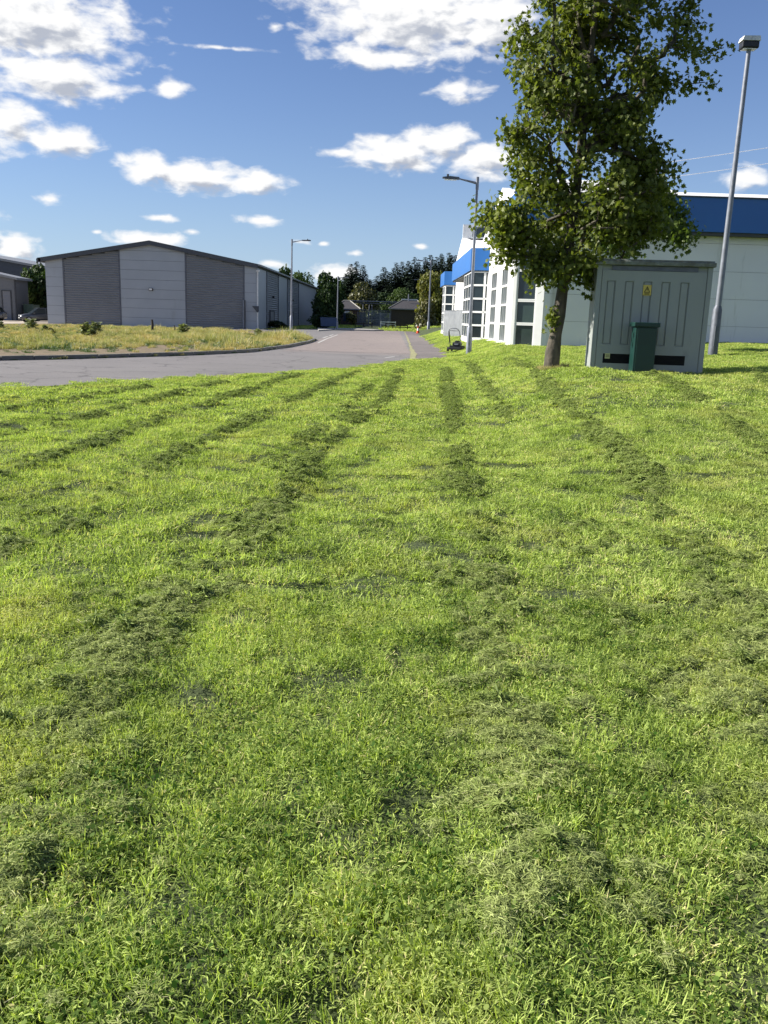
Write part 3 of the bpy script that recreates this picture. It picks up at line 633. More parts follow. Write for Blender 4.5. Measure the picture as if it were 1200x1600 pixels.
# ------------------------------------------------------------------ grey warehouse with the shallow gable
def warehouse():
    GX0, GX1, GY, GZ = -37.5, -14.7, 97.0, -.30
    t = thing('warehouse', 'large grey gabled warehouse with two ribbed bays across its front', 'warehouse', (-26.1, GY, GZ))
    o = t.location; YE = 172.0; RX = -26.1; EZ, RZ = 6.42, 8.42
    roofz = lambda x: EZ+(RZ-EZ)*(1-abs(x-RX)/(GX1-RX if x > RX else RX-GX0))
    w = MB(o)
    w.prism([(GX0,GZ),(GX1,GZ),(GX1,EZ),(RX,RZ),(GX0,EZ)], 'y', GY+.12, YE); w.build('wall_core', MT['trim'], t)
    # flat composite panels, one course per metre, with real joints
    for (a, b) in ((GX0, -35.62), (-29.42, -22.42), (-16.0, GX1)):
        m = MB(o); z = GZ; k = 0
        while z < 8.4:
            z1 = min(z+1.0-.022, 9)
            pa, pb = min(z1, roofz(a)), min(z1, roofz(b))
            if max(pa, pb) > z+.03:
                poly = [(a, z), (b, z)]
                if roofz(b) > z: poly.append((b, pb))
                if a < RX < b and z1 > max(roofz(a), roofz(b)) and roofz(RX) > z: poly.append((RX, min(z1, RZ)))
                poly.append((a, pa)); poly = [p for i, p in enumerate(poly) if p[1] >= z-.001]
                if len(poly) > 2 and pa > z and pb > z: m.prism(poly, 'y', GY-.02, GY+.11)
                elif a < RX < b and z < RZ: m.prism([(a+(RX-a)*max(0,(z-roofz(a))/(RZ-roofz(a))), z), (b-(b-RX)*max(0,(z-roofz(b))/(RZ-roofz(b))), z), (RX, RZ)], 'y', GY-.02, GY+.11)
            z += 1.0
        m.build('flat_panel_bay', MT['clad'], t)
    for (a, b) in ((-35.48, -29.56), (-22.28, -16.14)):
        m = MB(o); z = GZ+.02; p = .245
        while z < 8.4:
            # a trapezoidal rib across the bay, cut back where the roof slopes
            lo, hi = a, b
            zz = z+p
            if roofz(a) < zz: lo = max(a, GX0+(RX-GX0)*(zz-EZ)/(RZ-EZ)) if a < RX else a
            if roofz(b) < zz: hi = min(b, GX1-(GX1-RX)*(zz-EZ)/(RZ-EZ)) if b > RX else b
            if hi-lo > .2: m.prism([(GY+.11, z), (GY+.03, z+.0), (GY-.035, z+.06), (GY-.035, z+.13), (GY+.03, z+.19), (GY+.03, z+p-.001), (GY+.11, z+p-.001)], 'x', lo, hi)
            z += p
        m.build('ribbed_bay', MT['rib'], t)
    for x in (-35.55, -29.49, -22.35, -16.07):
        m = MB(o); m.box(x-.075, x+.075, GY-.06, GY+.1, GZ, roofz(x)+.05); m.build('cover_strip', MT['galvd'], t)
    # side wall facing the lane
    segs = [(97.0,103.9,0),(104.3,114.6,1),(114.9,124.4,0),(124.9,139.4,1),(139.9,171.8,0)]
    for y0, y1, rb in segs:
        m = MB(o)
        if rb:
            z = GZ
            while z < EZ-.3:
                m.prism([(GX1-.02, z), (GX1+.05, z), (GX1+.11, z+.06), (GX1+.11, z+.13), (GX1+.05, z+.19), (GX1+.05, z+.242), (GX1-.02, z+.242)], 'y', y0, y1); z += .245
        else:
            y = y0
            while y < y1-.1: m.box(GX1-.02, GX1+.07, y+.012, min(y+1.0, y1), GZ, EZ-.1); y += 1.0
        m.build('ribbed_bay' if rb else 'flat_panel_bay', MT['rib'] if rb else MT['clad'], t)
    for y in (104.1, 114.75, 124.65, 139.65):
        m = MB(o); m.box(GX1, GX1+.16, y-.1, y+.1, GZ, EZ); m.build('cover_strip', MT['galvd'], t)
    for y0 in (106.5, 128.0):
        m = MB(o)
        m.box(GX1+.1, GX1+.22, y0, y0+.18, GZ, 1.95); m.box(GX1+.1, GX1+.22, y0+3.6, y0+3.78, GZ, 1.95); m.box(GX1+.1, GX1+.22, y0+.18, y0+3.6, 1.78, 1.95)
        f = m.build('side_door', MT['seam'], t)
        m = MB(o); m.box(GX1+.112, GX1+.16, y0+.18, y0+3.6, GZ, 1.78); m.build('door_leaf', MT['rib'], f)
        m = MB(o); m.box(GX1+.1, GX1+.35, y0+2.4, y0+2.8, 3.4, 3.65, bev=.03); m.build('wall_light', MT['blackp'], t)
    # roof sheets, verge and bull-nosed eaves
    m = MB(o); ov = .55
    sl = (RZ-EZ)/(RX-GX0)
    for s, xe in ((-1, GX0), (1, GX1)):
        x2 = xe+s*ov; ze = EZ-sl*ov
        m.prism([(x2, ze+.12), (RX, RZ+.12), (RX, RZ+.30), (x2, ze+.30)] if s < 0 else [(RX, RZ+.12), (x2, ze+.12), (x2, ze+.30), (RX, RZ+.30)], 'y', GY-.30, YE+.2)
    m.build('roof', MT['roofg'], t)
    m = MB(o)
    for s, xe in ((-1, GX0), (1, GX1)):
        x2 = xe+s*(ov if s < 0 else .15); ze = EZ-sl*abs(x2-xe)
        m.prism([(x2, ze-.16), (RX, RZ-.12), (RX, RZ+.34), (x2, ze+.30)], 'y', GY-.42, GY-.305)
    m.tube([(GX0-ov, GY-.42, EZ-.02), (GX0-ov, YE, EZ-.02)], .235, 14)
    m.tube([(GX1+.1, GY-.30, EZ+.03), (GX1+.1, YE, EZ+.03)], .13, 10)
    m.build('verge_trim', MT['trim'], t)
    m = MB(o); m.box(RX-.55+.3, RX-.55+.72, GY-.22, GY-.03, 3.55, 3.85, bev=.04); l = m.build('wall_light', MT['blackp'], t)
    m = MB(o); m.box(RX-.2, RX+.12, GY-.245, GY-.222, 3.6, 3.8); m.build('lens', MT['lens'], l)
    # downpipe with hopper at the corner
    m = MB(o); m.tube([(GX1+.12, GY-.1, 6.0), (GX1+.12, GY-.1, GZ+.1)], .085, 8); m.box(GX1-.02, GX1+.34, GY-.24, GY+.06, 5.9, 6.05)
    d = m.build('downpipe', MT['wpaint'], t)
    m = MB(o); m.prism([(GX1-.45, 2.3), (GX1+.28, 2.3), (GX1+.28, 1.75), (GX1+.12, 1.6)], 'y', GY-.35, GY-.19); m.build('bracket', MT['trim'], d)
warehouse()

# pipes standing by the warehouse corner
p = thing('standpipe', 'slim grey standpipe in front of the warehouse corner panel', 'pipe', (-16.05, 96.5, -.3)); o = p.location
m = MB(o); m.tube([(-16.05,96.5,-.3),(-16.05,96.5,2.9)], .09, 8); m.build('pipe', MT['galv'], p)
m = MB(o); m.box(-15.93,-15.83,96.45,96.6,-.3,2.9); m.build('channel', MT['seam'], p)

# ------------------------------------------------------------------ left edge units
def unit(name, label, x0, xr, y0, y1, ez, rz, rx, rollers, roof=.35, mat='rib'):
    gz = -.3; t = thing(name, label, 'building', (xr, y0, gz)); o = t.location
    m = MB(o); m.prism([(x0, gz), (xr, gz), (xr, ez), (rx, rz), (x0, ez)], 'y', y0, y1); m.build('wall', MT[mat], t)
    sl = (rz-ez)/(xr-rx)
    m = MB(o); m.prism([(rx, rz+.03), (xr+.5, ez-.5*sl+.03), (xr+.5, ez-.5*sl+roof), (rx, rz+roof)], 'y', y0-.4, y1+.3)
    m.prism([(x0-.5, ez+.03), (rx, rz+.03), (rx, rz+roof), (x0-.5, ez+roof)], 'y', y0-.4, y1+.3); m.build('roof', MT['roofg'], t)
    m = MB(o); m.box(xr-.02, xr+.12, y0-.06, y0+.1, gz, ez); m.build('corner_trim', MT['seam'], t)
    for (a, b, h) in rollers:
        m = MB(o); m.box(a-.12, a, y0-.09, y0-.002, gz, gz+h+.12); m.box(b, b+.12, y0-.09, y0-.002, gz, gz+h+.12); m.box(a, b, y0-.09, y0-.002, gz+h, gz+h+.12); d = m.build('roller_door', MT['seam'], t)
        m = MB(o); z = gz
        while z < gz+h-.05: m.prism([(y0-.004, z), (y0-.03, z), (y0-.055, z+.08), (y0-.03, z+.158), (y0-.004, z+.158)], 'x', a+.005, b-.005); z += .16
        m.build('slats', MT['rib'], d)
    return t
MT['navy'] = pmat('navy_sheet', (.055,.065,.085), .45, .1, var=.1)
MT['darkgrey'] = pmat('dark_grey_sheet', (.16,.165,.175), .45, .1, var=.08)
unit('industrial_unit', 'small grey unit with a tall roller door at the left edge', -62, -45.6, 108, 112, 4.6, 6.5, -56, [(-47.1,-46.15,3.5)], .3, 'darkgrey')
unit('industrial_unit', 'dark navy shed with a pale roof edge behind the small grey unit', -84, -50.6, 128, 170, 6.9, 9.8, -70, [], .35, 'navy')
t = thing('shipping_container', 'pale green container between grey unit and tree', 'container', (-44.9,109.8,-.3)); o = t.location
m = MB(o); m.box(-45.4,-44.2,109.8,111.8,-.2,1.7); m.box(-45.43,-44.17,109.75,109.8,1.63,1.75)
x = -45.34
while x < -44.3: m.box(x, x+.09, 109.755, 109.8, -.15, 1.62); x += .18
m.build('shell', MT['green_c'], t)
m = MB(o)
for x in (-45.3,-44.3): m.box(x-.08,x+.08,109.8,111.8,-.3,-.2)
m.build('skids', MT['seam'], t)

# ------------------------------------------------------------------ cars
def car(label, loc, rz, paint):
    t = thing('parked_car', label, 'car', loc, rz, 'cars parked in the yard')
    # stations along length: x, half width, z bottom, z belt ; front at +x
    st = [(-2.2,.72,.42,.86),(-2.12,.84,.32,.98),(-1.5,.9,.26,1.0),(0,.91,.24,.98),(1.0,.9,.26,.95),(1.7,.88,.28,.9),(2.1,.8,.34,.78),(2.24,.68,.42,.66)]
    v = []; f = []
    for (x, hw, zb, zt) in st:
        ring = [(-hw*.9,zb),(-hw,zb+.12),(-hw,zt-.16),(-hw*.93,zt),(0,zt+.05),(hw*.93,zt),(hw,zt-.16),(hw,zb+.12),(hw*.9,zb)]
        v += [(x, y, z) for y, z in ring]
    n = 9
    for i in range(len(st)-1):
        for k in range(n): f.append((i*n+k, i*n+(k+1)%n, (i+1)*n+(k+1)%n, (i+1)*n+k))
    m = MB(); m.add(v, f, 0, True); m.add(v[:n], [list(range(n))]); m.add(v[-n:], [list(range(n))])
    m.build('body', MT[paint], t)
    cab = [(-2.0,.72,.97,1.0),(-1.7,.68,1.0,1.5),(-.4,.66,1.0,1.62),(.35,.66,1.0,1.58),(1.15,.74,.95,1.0)]
    v = []
    for (x, hw, zb, zt) in cab: v += [(x,-hw*1.16,zb),(x,-hw,zt-.06),(x,-hw*.85,zt),(x,hw*.85,zt),(x,hw,zt-.06),(x,hw*1.16,zb)]
    f = []
    for i in range(4):
        for k in range(5): f.append((i*6+k, i*6+k+1, (i+1)*6+k+1, (i+1)*6+k))
    m = MB(); m.add(v, f, 0, False); m.build('windows', MT['glass'], t)
    m = MB(); m.box(-1.66,.36,-.57,.57,1.565,1.635,bev=.03)
    for s in (-1,1):
        m.tube([(1.12,s*.84,.98),(.36,s*.63,1.58),(-1.6,s*.63,1.55),(-2.0,s*.8,1.0)], .028, 6)
        m.tube([(-.45,s*.8,.98),(-.45,s*.66,1.57)], .03, 6)
        m.tube([(-1.55,s*1.22,1.68),(.2,s*.0+s*.62,1.68)], .0, 4) if False else None
    m.build('roof', MT[paint], t)
    for x in (-1.42, 1.42):
        for s in (-1, 1):
            m = MB(); m.tube([(x,s*.72,.34),(x,s*.935,.34)], .34, 20); w = m.build('wheel', MT['tyre'], t)
            m = MB(); m.tube([(x,s*.9,.34),(x,s*.945,.34)], .2, 14); m.build('rim', MT['rim'], w)
    for s in (-1, 1):
        m = MB(); m.box(1.98,2.17,s*.42-.2 if s>0 else -.74,.74 if s>0 else -.22,.66,.80,bev=.03); m.build('headlight', MT['lens'], t)
        m = MB(); m.box(.72,.9,s*.86-.1,s*.86+.1+(.08 if s>0 else 0),.98,1.1,bev=.03); m.build('mirror', MT[paint], t)
    m = MB(); m.box(2.2,2.262,-.38,.38,.56,.66); m.box(2.14,2.25,-.6,.6,.32,.46); m.build('grille', MT['blackp'], t)
    m = MB(); m.box(2.255,2.275,-.26,.26,.46,.56); m.build('number_plate', MT['lens'], t)
    return t
car('dark grey family car parked beside the warehouse corner', (-39.75,100.6,-.27), R(214), 'paintd')
car('dark car cut off by the left edge of the photo', (-46.6,102.0,-.27), R(185), 'paintd')

# ------------------------------------------------------------------ white building with blue fascias
def white_building():
    t = thing('white_building', 'white panelled industrial building with blue fascias and sawtooth roof', 'building', (4.65, 34, .55)); o = t.location
    B0 = -.2
    # street facade (plane x = 4.65) profile in y,z
    FX = 4.65
    prof = [(34.95,B0),(80,B0),(80,4.7),(70.5,4.9),(62.0,7.05),(61.8,6.95),(48.6,5.45),(40.2,7.22),(34.95,6.25)]
    wins = [(36.45,38.55,.66,3.75),(40.2,42.5,.66,3.75),(55.5,57.2,1.8,4.0)]
    m = MB(o)
    # facade in vertical strips between openings so that openings are real
    def ztop(y):
        pts = [(34.95,6.25),(40.2,7.22),(48.6,5.45),(61.8,6.95),(62.0,7.05),(70.5,4.9),(80,4.7)]
        for (a, za), (b, zb) in zip(pts, pts[1:]):
            if a <= y <= b: return za+(zb-za)*(y-a)/(b-a)
        return 4.7
    cuts = sorted({34.95,40.2,48.6,61.8,62.0,70.5,80}|{w[0] for w in wins}|{w[1] for w in wins})
    for a, b in zip(cuts, cuts[1:]):
        w = [q for q in wins if q[0] <= a+1e-6 and q[1] >= b-1e-6]
        if w:
            m.prism([(a,B0),(b,B0),(b,w[0][2]),(a,w[0][2])], 'x', FX, FX+.3); m.prism([(a,w[0][3]),(b,w[0][3]),(b,ztop(b-1e-5)),(a,ztop(a+1e-5))], 'x', FX, FX+.3)
        else: m.prism([(a,B0),(b,B0),(b,ztop(b-1e-5)),(a,ztop(a+1e-5))], 'x', FX, FX+.3)
    m.build('street_wall', MT['white'], t)
    for (z, a, b) in ((1.5,43.2,43.85),(3.0,42.6,43.85),(4.55,36.6,43.7),(3.0,72.5,79.5),(4.2,49.6,55.2),(2.4,51,55.2)):
        m = MB(o); m.box(FX-.012, FX-.001, a, b, z-.012, z+.012); m.build('panel_joint', MT['conc'], t)
    # windows along the street wall
    for (a, b, z0, z1) in wins:
        m = MB(o); e = .07
        m.box(FX+.02,FX+.16,a,a+e,z0,z1); m.box(FX+.02,FX+.16,b-e,b,z0,z1); m.box(FX+.02,FX+.16,a+e,b-e,z0,z0+e); m.box(FX+.02,FX+.16,a+e,b-e,z1-e,z1)
        for k in (1,2,3): zz = z0+(z1-z0)*k/4; m.box(FX+.03,FX+.15,a+e,b-e,zz-.035,zz+.035)
        for k in (1,2,3): yy = a+(b-a)*k/4; m.box(FX+.04,FX+.14,yy-.018,yy+.018,z0+e,z1-e)
        w = m.build('window', MT['wframe'], t)
        m = MB(o); m.box(FX+.10,FX+.12,a+.05,b-.05,z0+.05,z1-.05); m.build('pane', MT['glass'], w)
        m = MB(o); m.box(FX-.05,FX+.01,a-.04,b+.04,z0-.06,z0); m.build('sill', MT['wframe'], w)
    # south wall facing the camera, horizontal 1 m panels
    SX0, SX1, SY = 5.75, 30, 34.0
    m = MB(o); m.box(SX0, SX1, SY+.05, SY+.3, B0, 5.0); m.build('wall_core', MT['conc'], t)
    m = MB(o); z = -.05; zz = [B0, .55]
    for k in range(5): zz.append(.55+1.0*(k+1))
    for a, b in zip([B0,.62,1.62,2.62,3.62,4.62], [.61,1.61,2.61,3.61,4.61,5.0]): m.box(SX0, SX1, SY, SY+.049, a, b)
    m.build('south_wall', MT['whitew'], t)
    m = MB(o); m.box(30, 30.3, SY, 80, B0, 6.2); m.box(FX+.3, 30.3, 79.7, 80.0, B0, 4.6); m.build('rear_wall', MT['white'], t)
    # chamfered corner glazing under the fascia
    A, Bp = Vector((4.65,34.55)), Vector((5.75,34.02)); d = (Bp-A); Ln = d.length; ang = math.atan2(d.y, d.x)
    X = Matrix.Translation(Vector((A.x, A.y, 0))) @ Matrix.Rotation(ang, 4, 'Z')
    m = MB(o); m.box(-.02,.12,-.03,.2,B0,5.0,mat=X); m.box(Ln-.30,Ln,-.03,.2,B0,5.0,mat=X); m.box(.12,Ln-.3,-.01,.2,B0,.60,mat=X); m.box(.12,Ln-.3,-.01,.2,4.2,5.0,mat=X)
    m.box(4.66,4.9,34.62,34.95,B0,6.2)
    m.build('corner_pilaster', MT['wframe'], t)
    for k, (z0, z1, mt) in enumerate(((.66,1.42,'glassg'),(1.52,2.30,'glassg'),(2.40,3.42,'glass'),(3.50,4.2,'glass'))):
        m = MB(o); m.box(.12,.17,.0,.12,z0-.05,z1+.04,mat=X); m.box(Ln-.36,Ln-.3,.0,.12,z0-.05,z1+.04,mat=X); m.box(.17,Ln-.36,.0,.12,z0-.05,z0,mat=X); m.box(.17,Ln-.36,.0,.12,z1-.01,z1+.04,mat=X)
        w = m.build('corner_window', MT['wframe'], t)
        m = MB(o); m.box(.16,Ln-.35,.07,.09,z0-.01,z1,mat=X); m.build('pane', MT[mt], w)
    # blue fascia round the corner with parapet
    m = MB(o); m.box(4.62, 30.3, 33.55, 33.97, 4.98, 6.17); m.box(4.40, 4.62, 33.55, 40.6, 4.98, 6.17); f = m.build('fascia', MT['blue'], t)
    m = MB(o); m.box(4.45, 30.25, 33.62, 33.95, 4.86, 4.975); m.build('soffit', MT['seam'], f)
    m = MB(o); m.box(4.36, 30.4, 33.5, 34.0, 6.175, 6.215); m.build('fascia_cap', MT['trim'], f)
    m = MB(o); top = [(30.3,6.78),(11.2,6.76),(10.2,7.0),(8.0,7.1),(4.96,7.1)]; v = []
    for x, z in top: v += [(x, 34.02, 6.22), (x, 36.6, z), (x, 36.6, 6.0)]
    m.add(v, [f for k in range(4) for f in ((3*k,3*k+1,3*k+4,3*k+3),(3*k+1,3*k+2,3*k+5,3*k+4))]); m.build('front_roof_slope', MT['wroof'], t, fixn=False)
    # roofs: rises and falls along y as the facade
    m = MB(o); pts = [(34.95,6.2),(40.2,7.17),(48.6,5.40),(61.7,6.85)]
    for (a, za), (b, zb) in zip(pts, pts[1:]):
        vs = [(4.95,a,za),(4.95,b,zb),(30,b,zb),(30,a,za)]; m.add(vs+[(x,y,z-.15) for x,y,z in vs], [(0,3,2,1),(4,5,6,7),(0,1,5,4),(2,3,7,6),(1,2,6,5),(0,4,7,3)])
    vs = [(4.95,62.1,7.6),(4.95,70.5,4.85),(30,70.5,4.85),(30,62.1,7.6)]; m.add(vs+[(x,y,z-.15) for x,y,z in vs], [(0,3,2,1),(4,5,6,7),(0,1,5,4),(2,3,7,6),(1,2,6,5),(0,4,7,3)])
    vs = [(4.95,70.5,4.85),(4.95,80,4.65),(30,80,4.65),(30,70.5,4.85)]; m.add(vs+[(x,y,z-.15) for x,y,z in vs], [(0,3,2,1),(4,5,6,7),(0,1,5,4),(2,3,7,6),(1,2,6,5),(0,4,7,3)])
    r = m.build('roof', MT['wroof'], t)
    m = MB(o); x = 6.0            # glazed strips on the slope below the clerestory
    while x < 28:
        vs = [(x,50.5,5.67),(x,61.0,6.83),(x+1.5,61.0,6.83),(x+1.5,50.5,5.67)]; m.add([(a,b,c+.01) for a,b,c in vs], [(0,3,2,1)]); x += 2.1
    m.build('rooflight', MT['skylight'], r, fixn=False)
    m = MB(o); m.box(4.65, 30, 61.8, 61.95, 6.95, 7.06); m.box(4.65, 30, 61.75, 62.0, 7.70, 7.84); m.box(4.65,5.35,61.8,62.0,7.06,7.70)
    x = 5.35
    while x < 29: m.box(x-.05, x+.05, 61.8, 61.95, 7.06, 7.70); x += 1.28
    m.build('clerestory_frame', MT['wframe'], t)
    m = MB(o); m.box(5.4, 30, 61.86, 61.9, 7.06, 7.70); m.build('clerestory_glass', MT['glass'], t)
    # projecting glazed bays with blue boxes
    def bay(y0, y1, xo, z0, zb0, zb1, sl, rows, yw):
        b = MB(o)
        P = [(xo, y0+sl), (FX-.002, y0), (FX-.002, y1), (xo, y1)]
        b.prism([(P[0][0]-.07, P[0][1]-.10), (FX-.002, y0-.12), (FX-.002, y1+.1), (P[0][0]-.07, y1+.1)], 'z', zb0, zb1); bx = b.build('bay_box', MT['blue'], t)
        s = MB(o); s.prism([(P[0][0], P[0][1]), (FX-.002, y0), (FX-.002, y1), (xo, y1)], 'z', zb0-.06, zb0-.002); s.build('soffit', MT['seam'], bx)
        fr = MB(o); g = MB(o)
        import itertools
        W3 = (xo, yw)
        for (p, q, n) in ((P[0], P[1], 2), (P[0], W3, 3)):
            a, c = Vector(p), Vector(q); L_ = (c-a).length; an = math.atan2(c.y-a.y, c.x-a.x); X = Matrix.Translation((a.x, a.y, 0)) @ Matrix.Rotation(an, 4, 'Z')
            sg = 1 if q == P[1] else -1
            lo, hi = (0, .09) if sg > 0 else (-.09, 0)
            for k in range(n+1):
                u = L_*k/n if n > 2 else (0, L_*.80, L_)[k]; wd = .05 if n > 2 else (.07, .05, .04)[k]
                fr.box(max(0,u-wd), min(L_,u+wd), lo, hi, z0, zb0-.062, mat=X)
            for k in range(rows+1):
                zz = z0+(zb0-.1-z0)*k/rows; fr.box(.072, L_-.05, lo*.9, hi*.9 if sg > 0 else -.01, zz, zz+.09, mat=X)
            g.box(.02, L_-.02, .045 if sg > 0 else -.055, .055 if sg > 0 else -.045, z0+.04, zb0-.07, mat=X)
        fr.box(xo+.02, FX-.002, yw-.06, yw, z0, zb0-.07)
        w = fr.build('bay_window', MT['wframe'], t); g.build('pane', MT['glass'], w)
        s = MB(o); s.prism([(xo-.02, P[0][1]-.02), (FX-.002, y0-.02), (FX-.002, yw), (xo-.02, yw)], 'z', B0, z0-.003); s.build('bay_plinth', MT['white'], t)
    bay(43.9, 57.5, 3.84, .62, 3.92, 4.97, .35, 5, 48.6)
    bay(66.2, 71.5, 3.86, .62, 4.02, 4.98, .25, 5, 69)
MT['whitew'] = pmat('shaded_side_render', (.80,.80,.79), .6, var=.04, vscale=.5, bump=.06, bscale=60, dirt=((.40,.40,.32), 1.1, .57, .12))
MT['skylight'] = pmat('grp_rooflight', (.34,.33,.30), .35, var=.25, vscale=1.0)
white_building()
t = thing('palisade_fence', 'pale grey palisade fence between the two blue boxed bays', 'fence', (3.74,62,.4), math.atan2(50.2-62, 4.5-3.74))
FL = math.hypot(50.2-62, 4.5-3.74)
for u in (0, FL*.5, FL): m = MB(); m.box(u-.05,u+.05,-.05,.05,-.3,1.75); m.build('post', MT['galvl'], t)
for z in (.25,1.45): m = MB(); m.box(.05,FL,-.095,-.052,z,z+.06); m.build('rail', MT['galvl'], t)
m = MB(); u = .12
while u < FL-.1: m.prism([(u,.05),(u+.07,.05),(u+.07,1.6),(u+.035,1.72),(u,1.6)], 'y', -.125, -.097); u += .17
m.build('pales', MT['galvl'], t)
t = thing('palisade_fence', 'short palisade return in front of the far blue boxed bay', 'fence', (3.74,62.1,.45))
m = MB(); m.box(.84,.90,-.04,.04,-.2,1.7); m.build('post', MT['galvl'], t)
for z in (.25,1.45): m = MB(); m.box(.06,.84,-.02,.02,z,z+.06); m.build('rail', MT['galvl'], t)
m = MB(); u = .1
while u < .8: m.prism([(u,.05),(u+.06,.05),(u+.06,1.55),(u+.03,1.67),(u,1.55)], 'y', -.045, -.021); u += .12
m.build('pales', MT['galvl'], t)

# ------------------------------------------------------------------ lamp posts
def lamp_post(label, x, y, h, arm, al=1.4, z=None, r=.075, lean=0, cat='street lamp'):
    z = terr(x, y) if z is None else z
    t = thing('street_lamp', label, cat, (x, y, z), 0, 'street lamps along the lane')
    k = h/8
    m = MB(); m.tube([(0,0,-.1),(0,0,1.25*k),(0,0,1.33*k)], [r*1.55,r*1.5,r*.98], 14); m.box(-r*.5,r*.5,-r*1.62,-r*1.3,.35,.85); m.build('pole_base', MT['galv'], t)
    m = MB(); m.tube([(0,0,1.33*k),(lean,0,h)], [r*.98,r*.62], 12); m.tube([(lean,0,h-.5*k),(lean,0,h+.05)], r*.85, 12); m.build('pole', MT['galv'], t)
    m = MB(); m.tube([(lean+arm*.0,0,h-.22*k),(lean+arm*al*.18,0,h-.16*k),(lean+arm*al*.5,0,h-.06*k),(lean+arm*al*.62,0,h-.03)], [.055,.045,.03,.028], 8); m.build('arm', MT['galv'], t)
    a, b = sorted((lean+arm*al*.55, lean+arm*al*1.05))
    m = MB(); m.prism([(a,h-.07),(b,h-.07),(b,h+.0),((a+b)/2+arm*.2*al,h+.035),(a,h+.01)] if arm > 0 else [(a,h-.03),(b,h-.07),(b,h+.01),((a+b)/2-.05,h+.04),(a,h-.0)], 'y', -.13, .13); hd = m.build('lantern', MT['galvd'], t)
    m = MB(); m.box(a+.08,b-.1,-.1,.1,h-.095,h-.073); m.build('lens', MT['lens'], hd)
    m = MB(); m.tube([((a+b)/2+.12*-arm*-1,0,h+.03),((a+b)/2+.12*arm,0,h+.12)], .045, 8); m.build('photocell', MT['blackp'], hd)
    return t
lamp_post('tall galvanised street lamp beside the mower, arm reaching left', 3.21, 36.4, 6.82, -1, 1.32)
lamp_post('street lamp on the verge by the warehouse side wall', -9.9, 88, 8.6, 1, 1.75, z=0, r=.10)
lamp_post('street lamp at the kerb in front of dark trees', -5.92, 97.1, 5.65, 1, 1.1, z=0, r=.075)
lamp_post('pale street lamp beside the yellowing tree, arm reaching left', 3.96, 95.2, 7.5, -1, 1.5, z=0, r=.10)
lamp_post('small distant street lamp rising above the right brick lodge', 5.7, 158, 8.2, -1, 2.0, z=0, r=.10)

t = thing('floodlight_post', 'tall steel floodlight post behind the electricity cabinet', 'floodlight', (9.1,25.07,.74))
zt = 8.72-.74
m = MB(); m.tube([(0,0,-.1),(0,0,1.30),(.01,0,1.42)], [.135,.125,.085], 16); m.box(-.05,.05,-.15,-.11,.3,.85); m.build('pole_base', MT['galvd'], t)
m = MB(); m.tube([(.01,0,1.42),(.06,0,zt)], [.082,.058], 14); m.build('pole', MT['galv'], t)
m = MB(); m.box(-.17,.27,-.16,.14,zt,zt+.17,bev=.03); hd = m.build('lamp_head', MT['blackp'], t)
m = MB(); m.prism([(-.19,zt+.173),(.29,zt+.173),(.27,zt+.29),(-.15,zt+.28)], 'y', -.17, .15); m.build('lamp_hood', MT['wpaint'], hd)
m = MB(); m.box(-.12,.22,-.12,.10,zt-.02,zt-.003); m.build('lens', MT['lens'], hd)

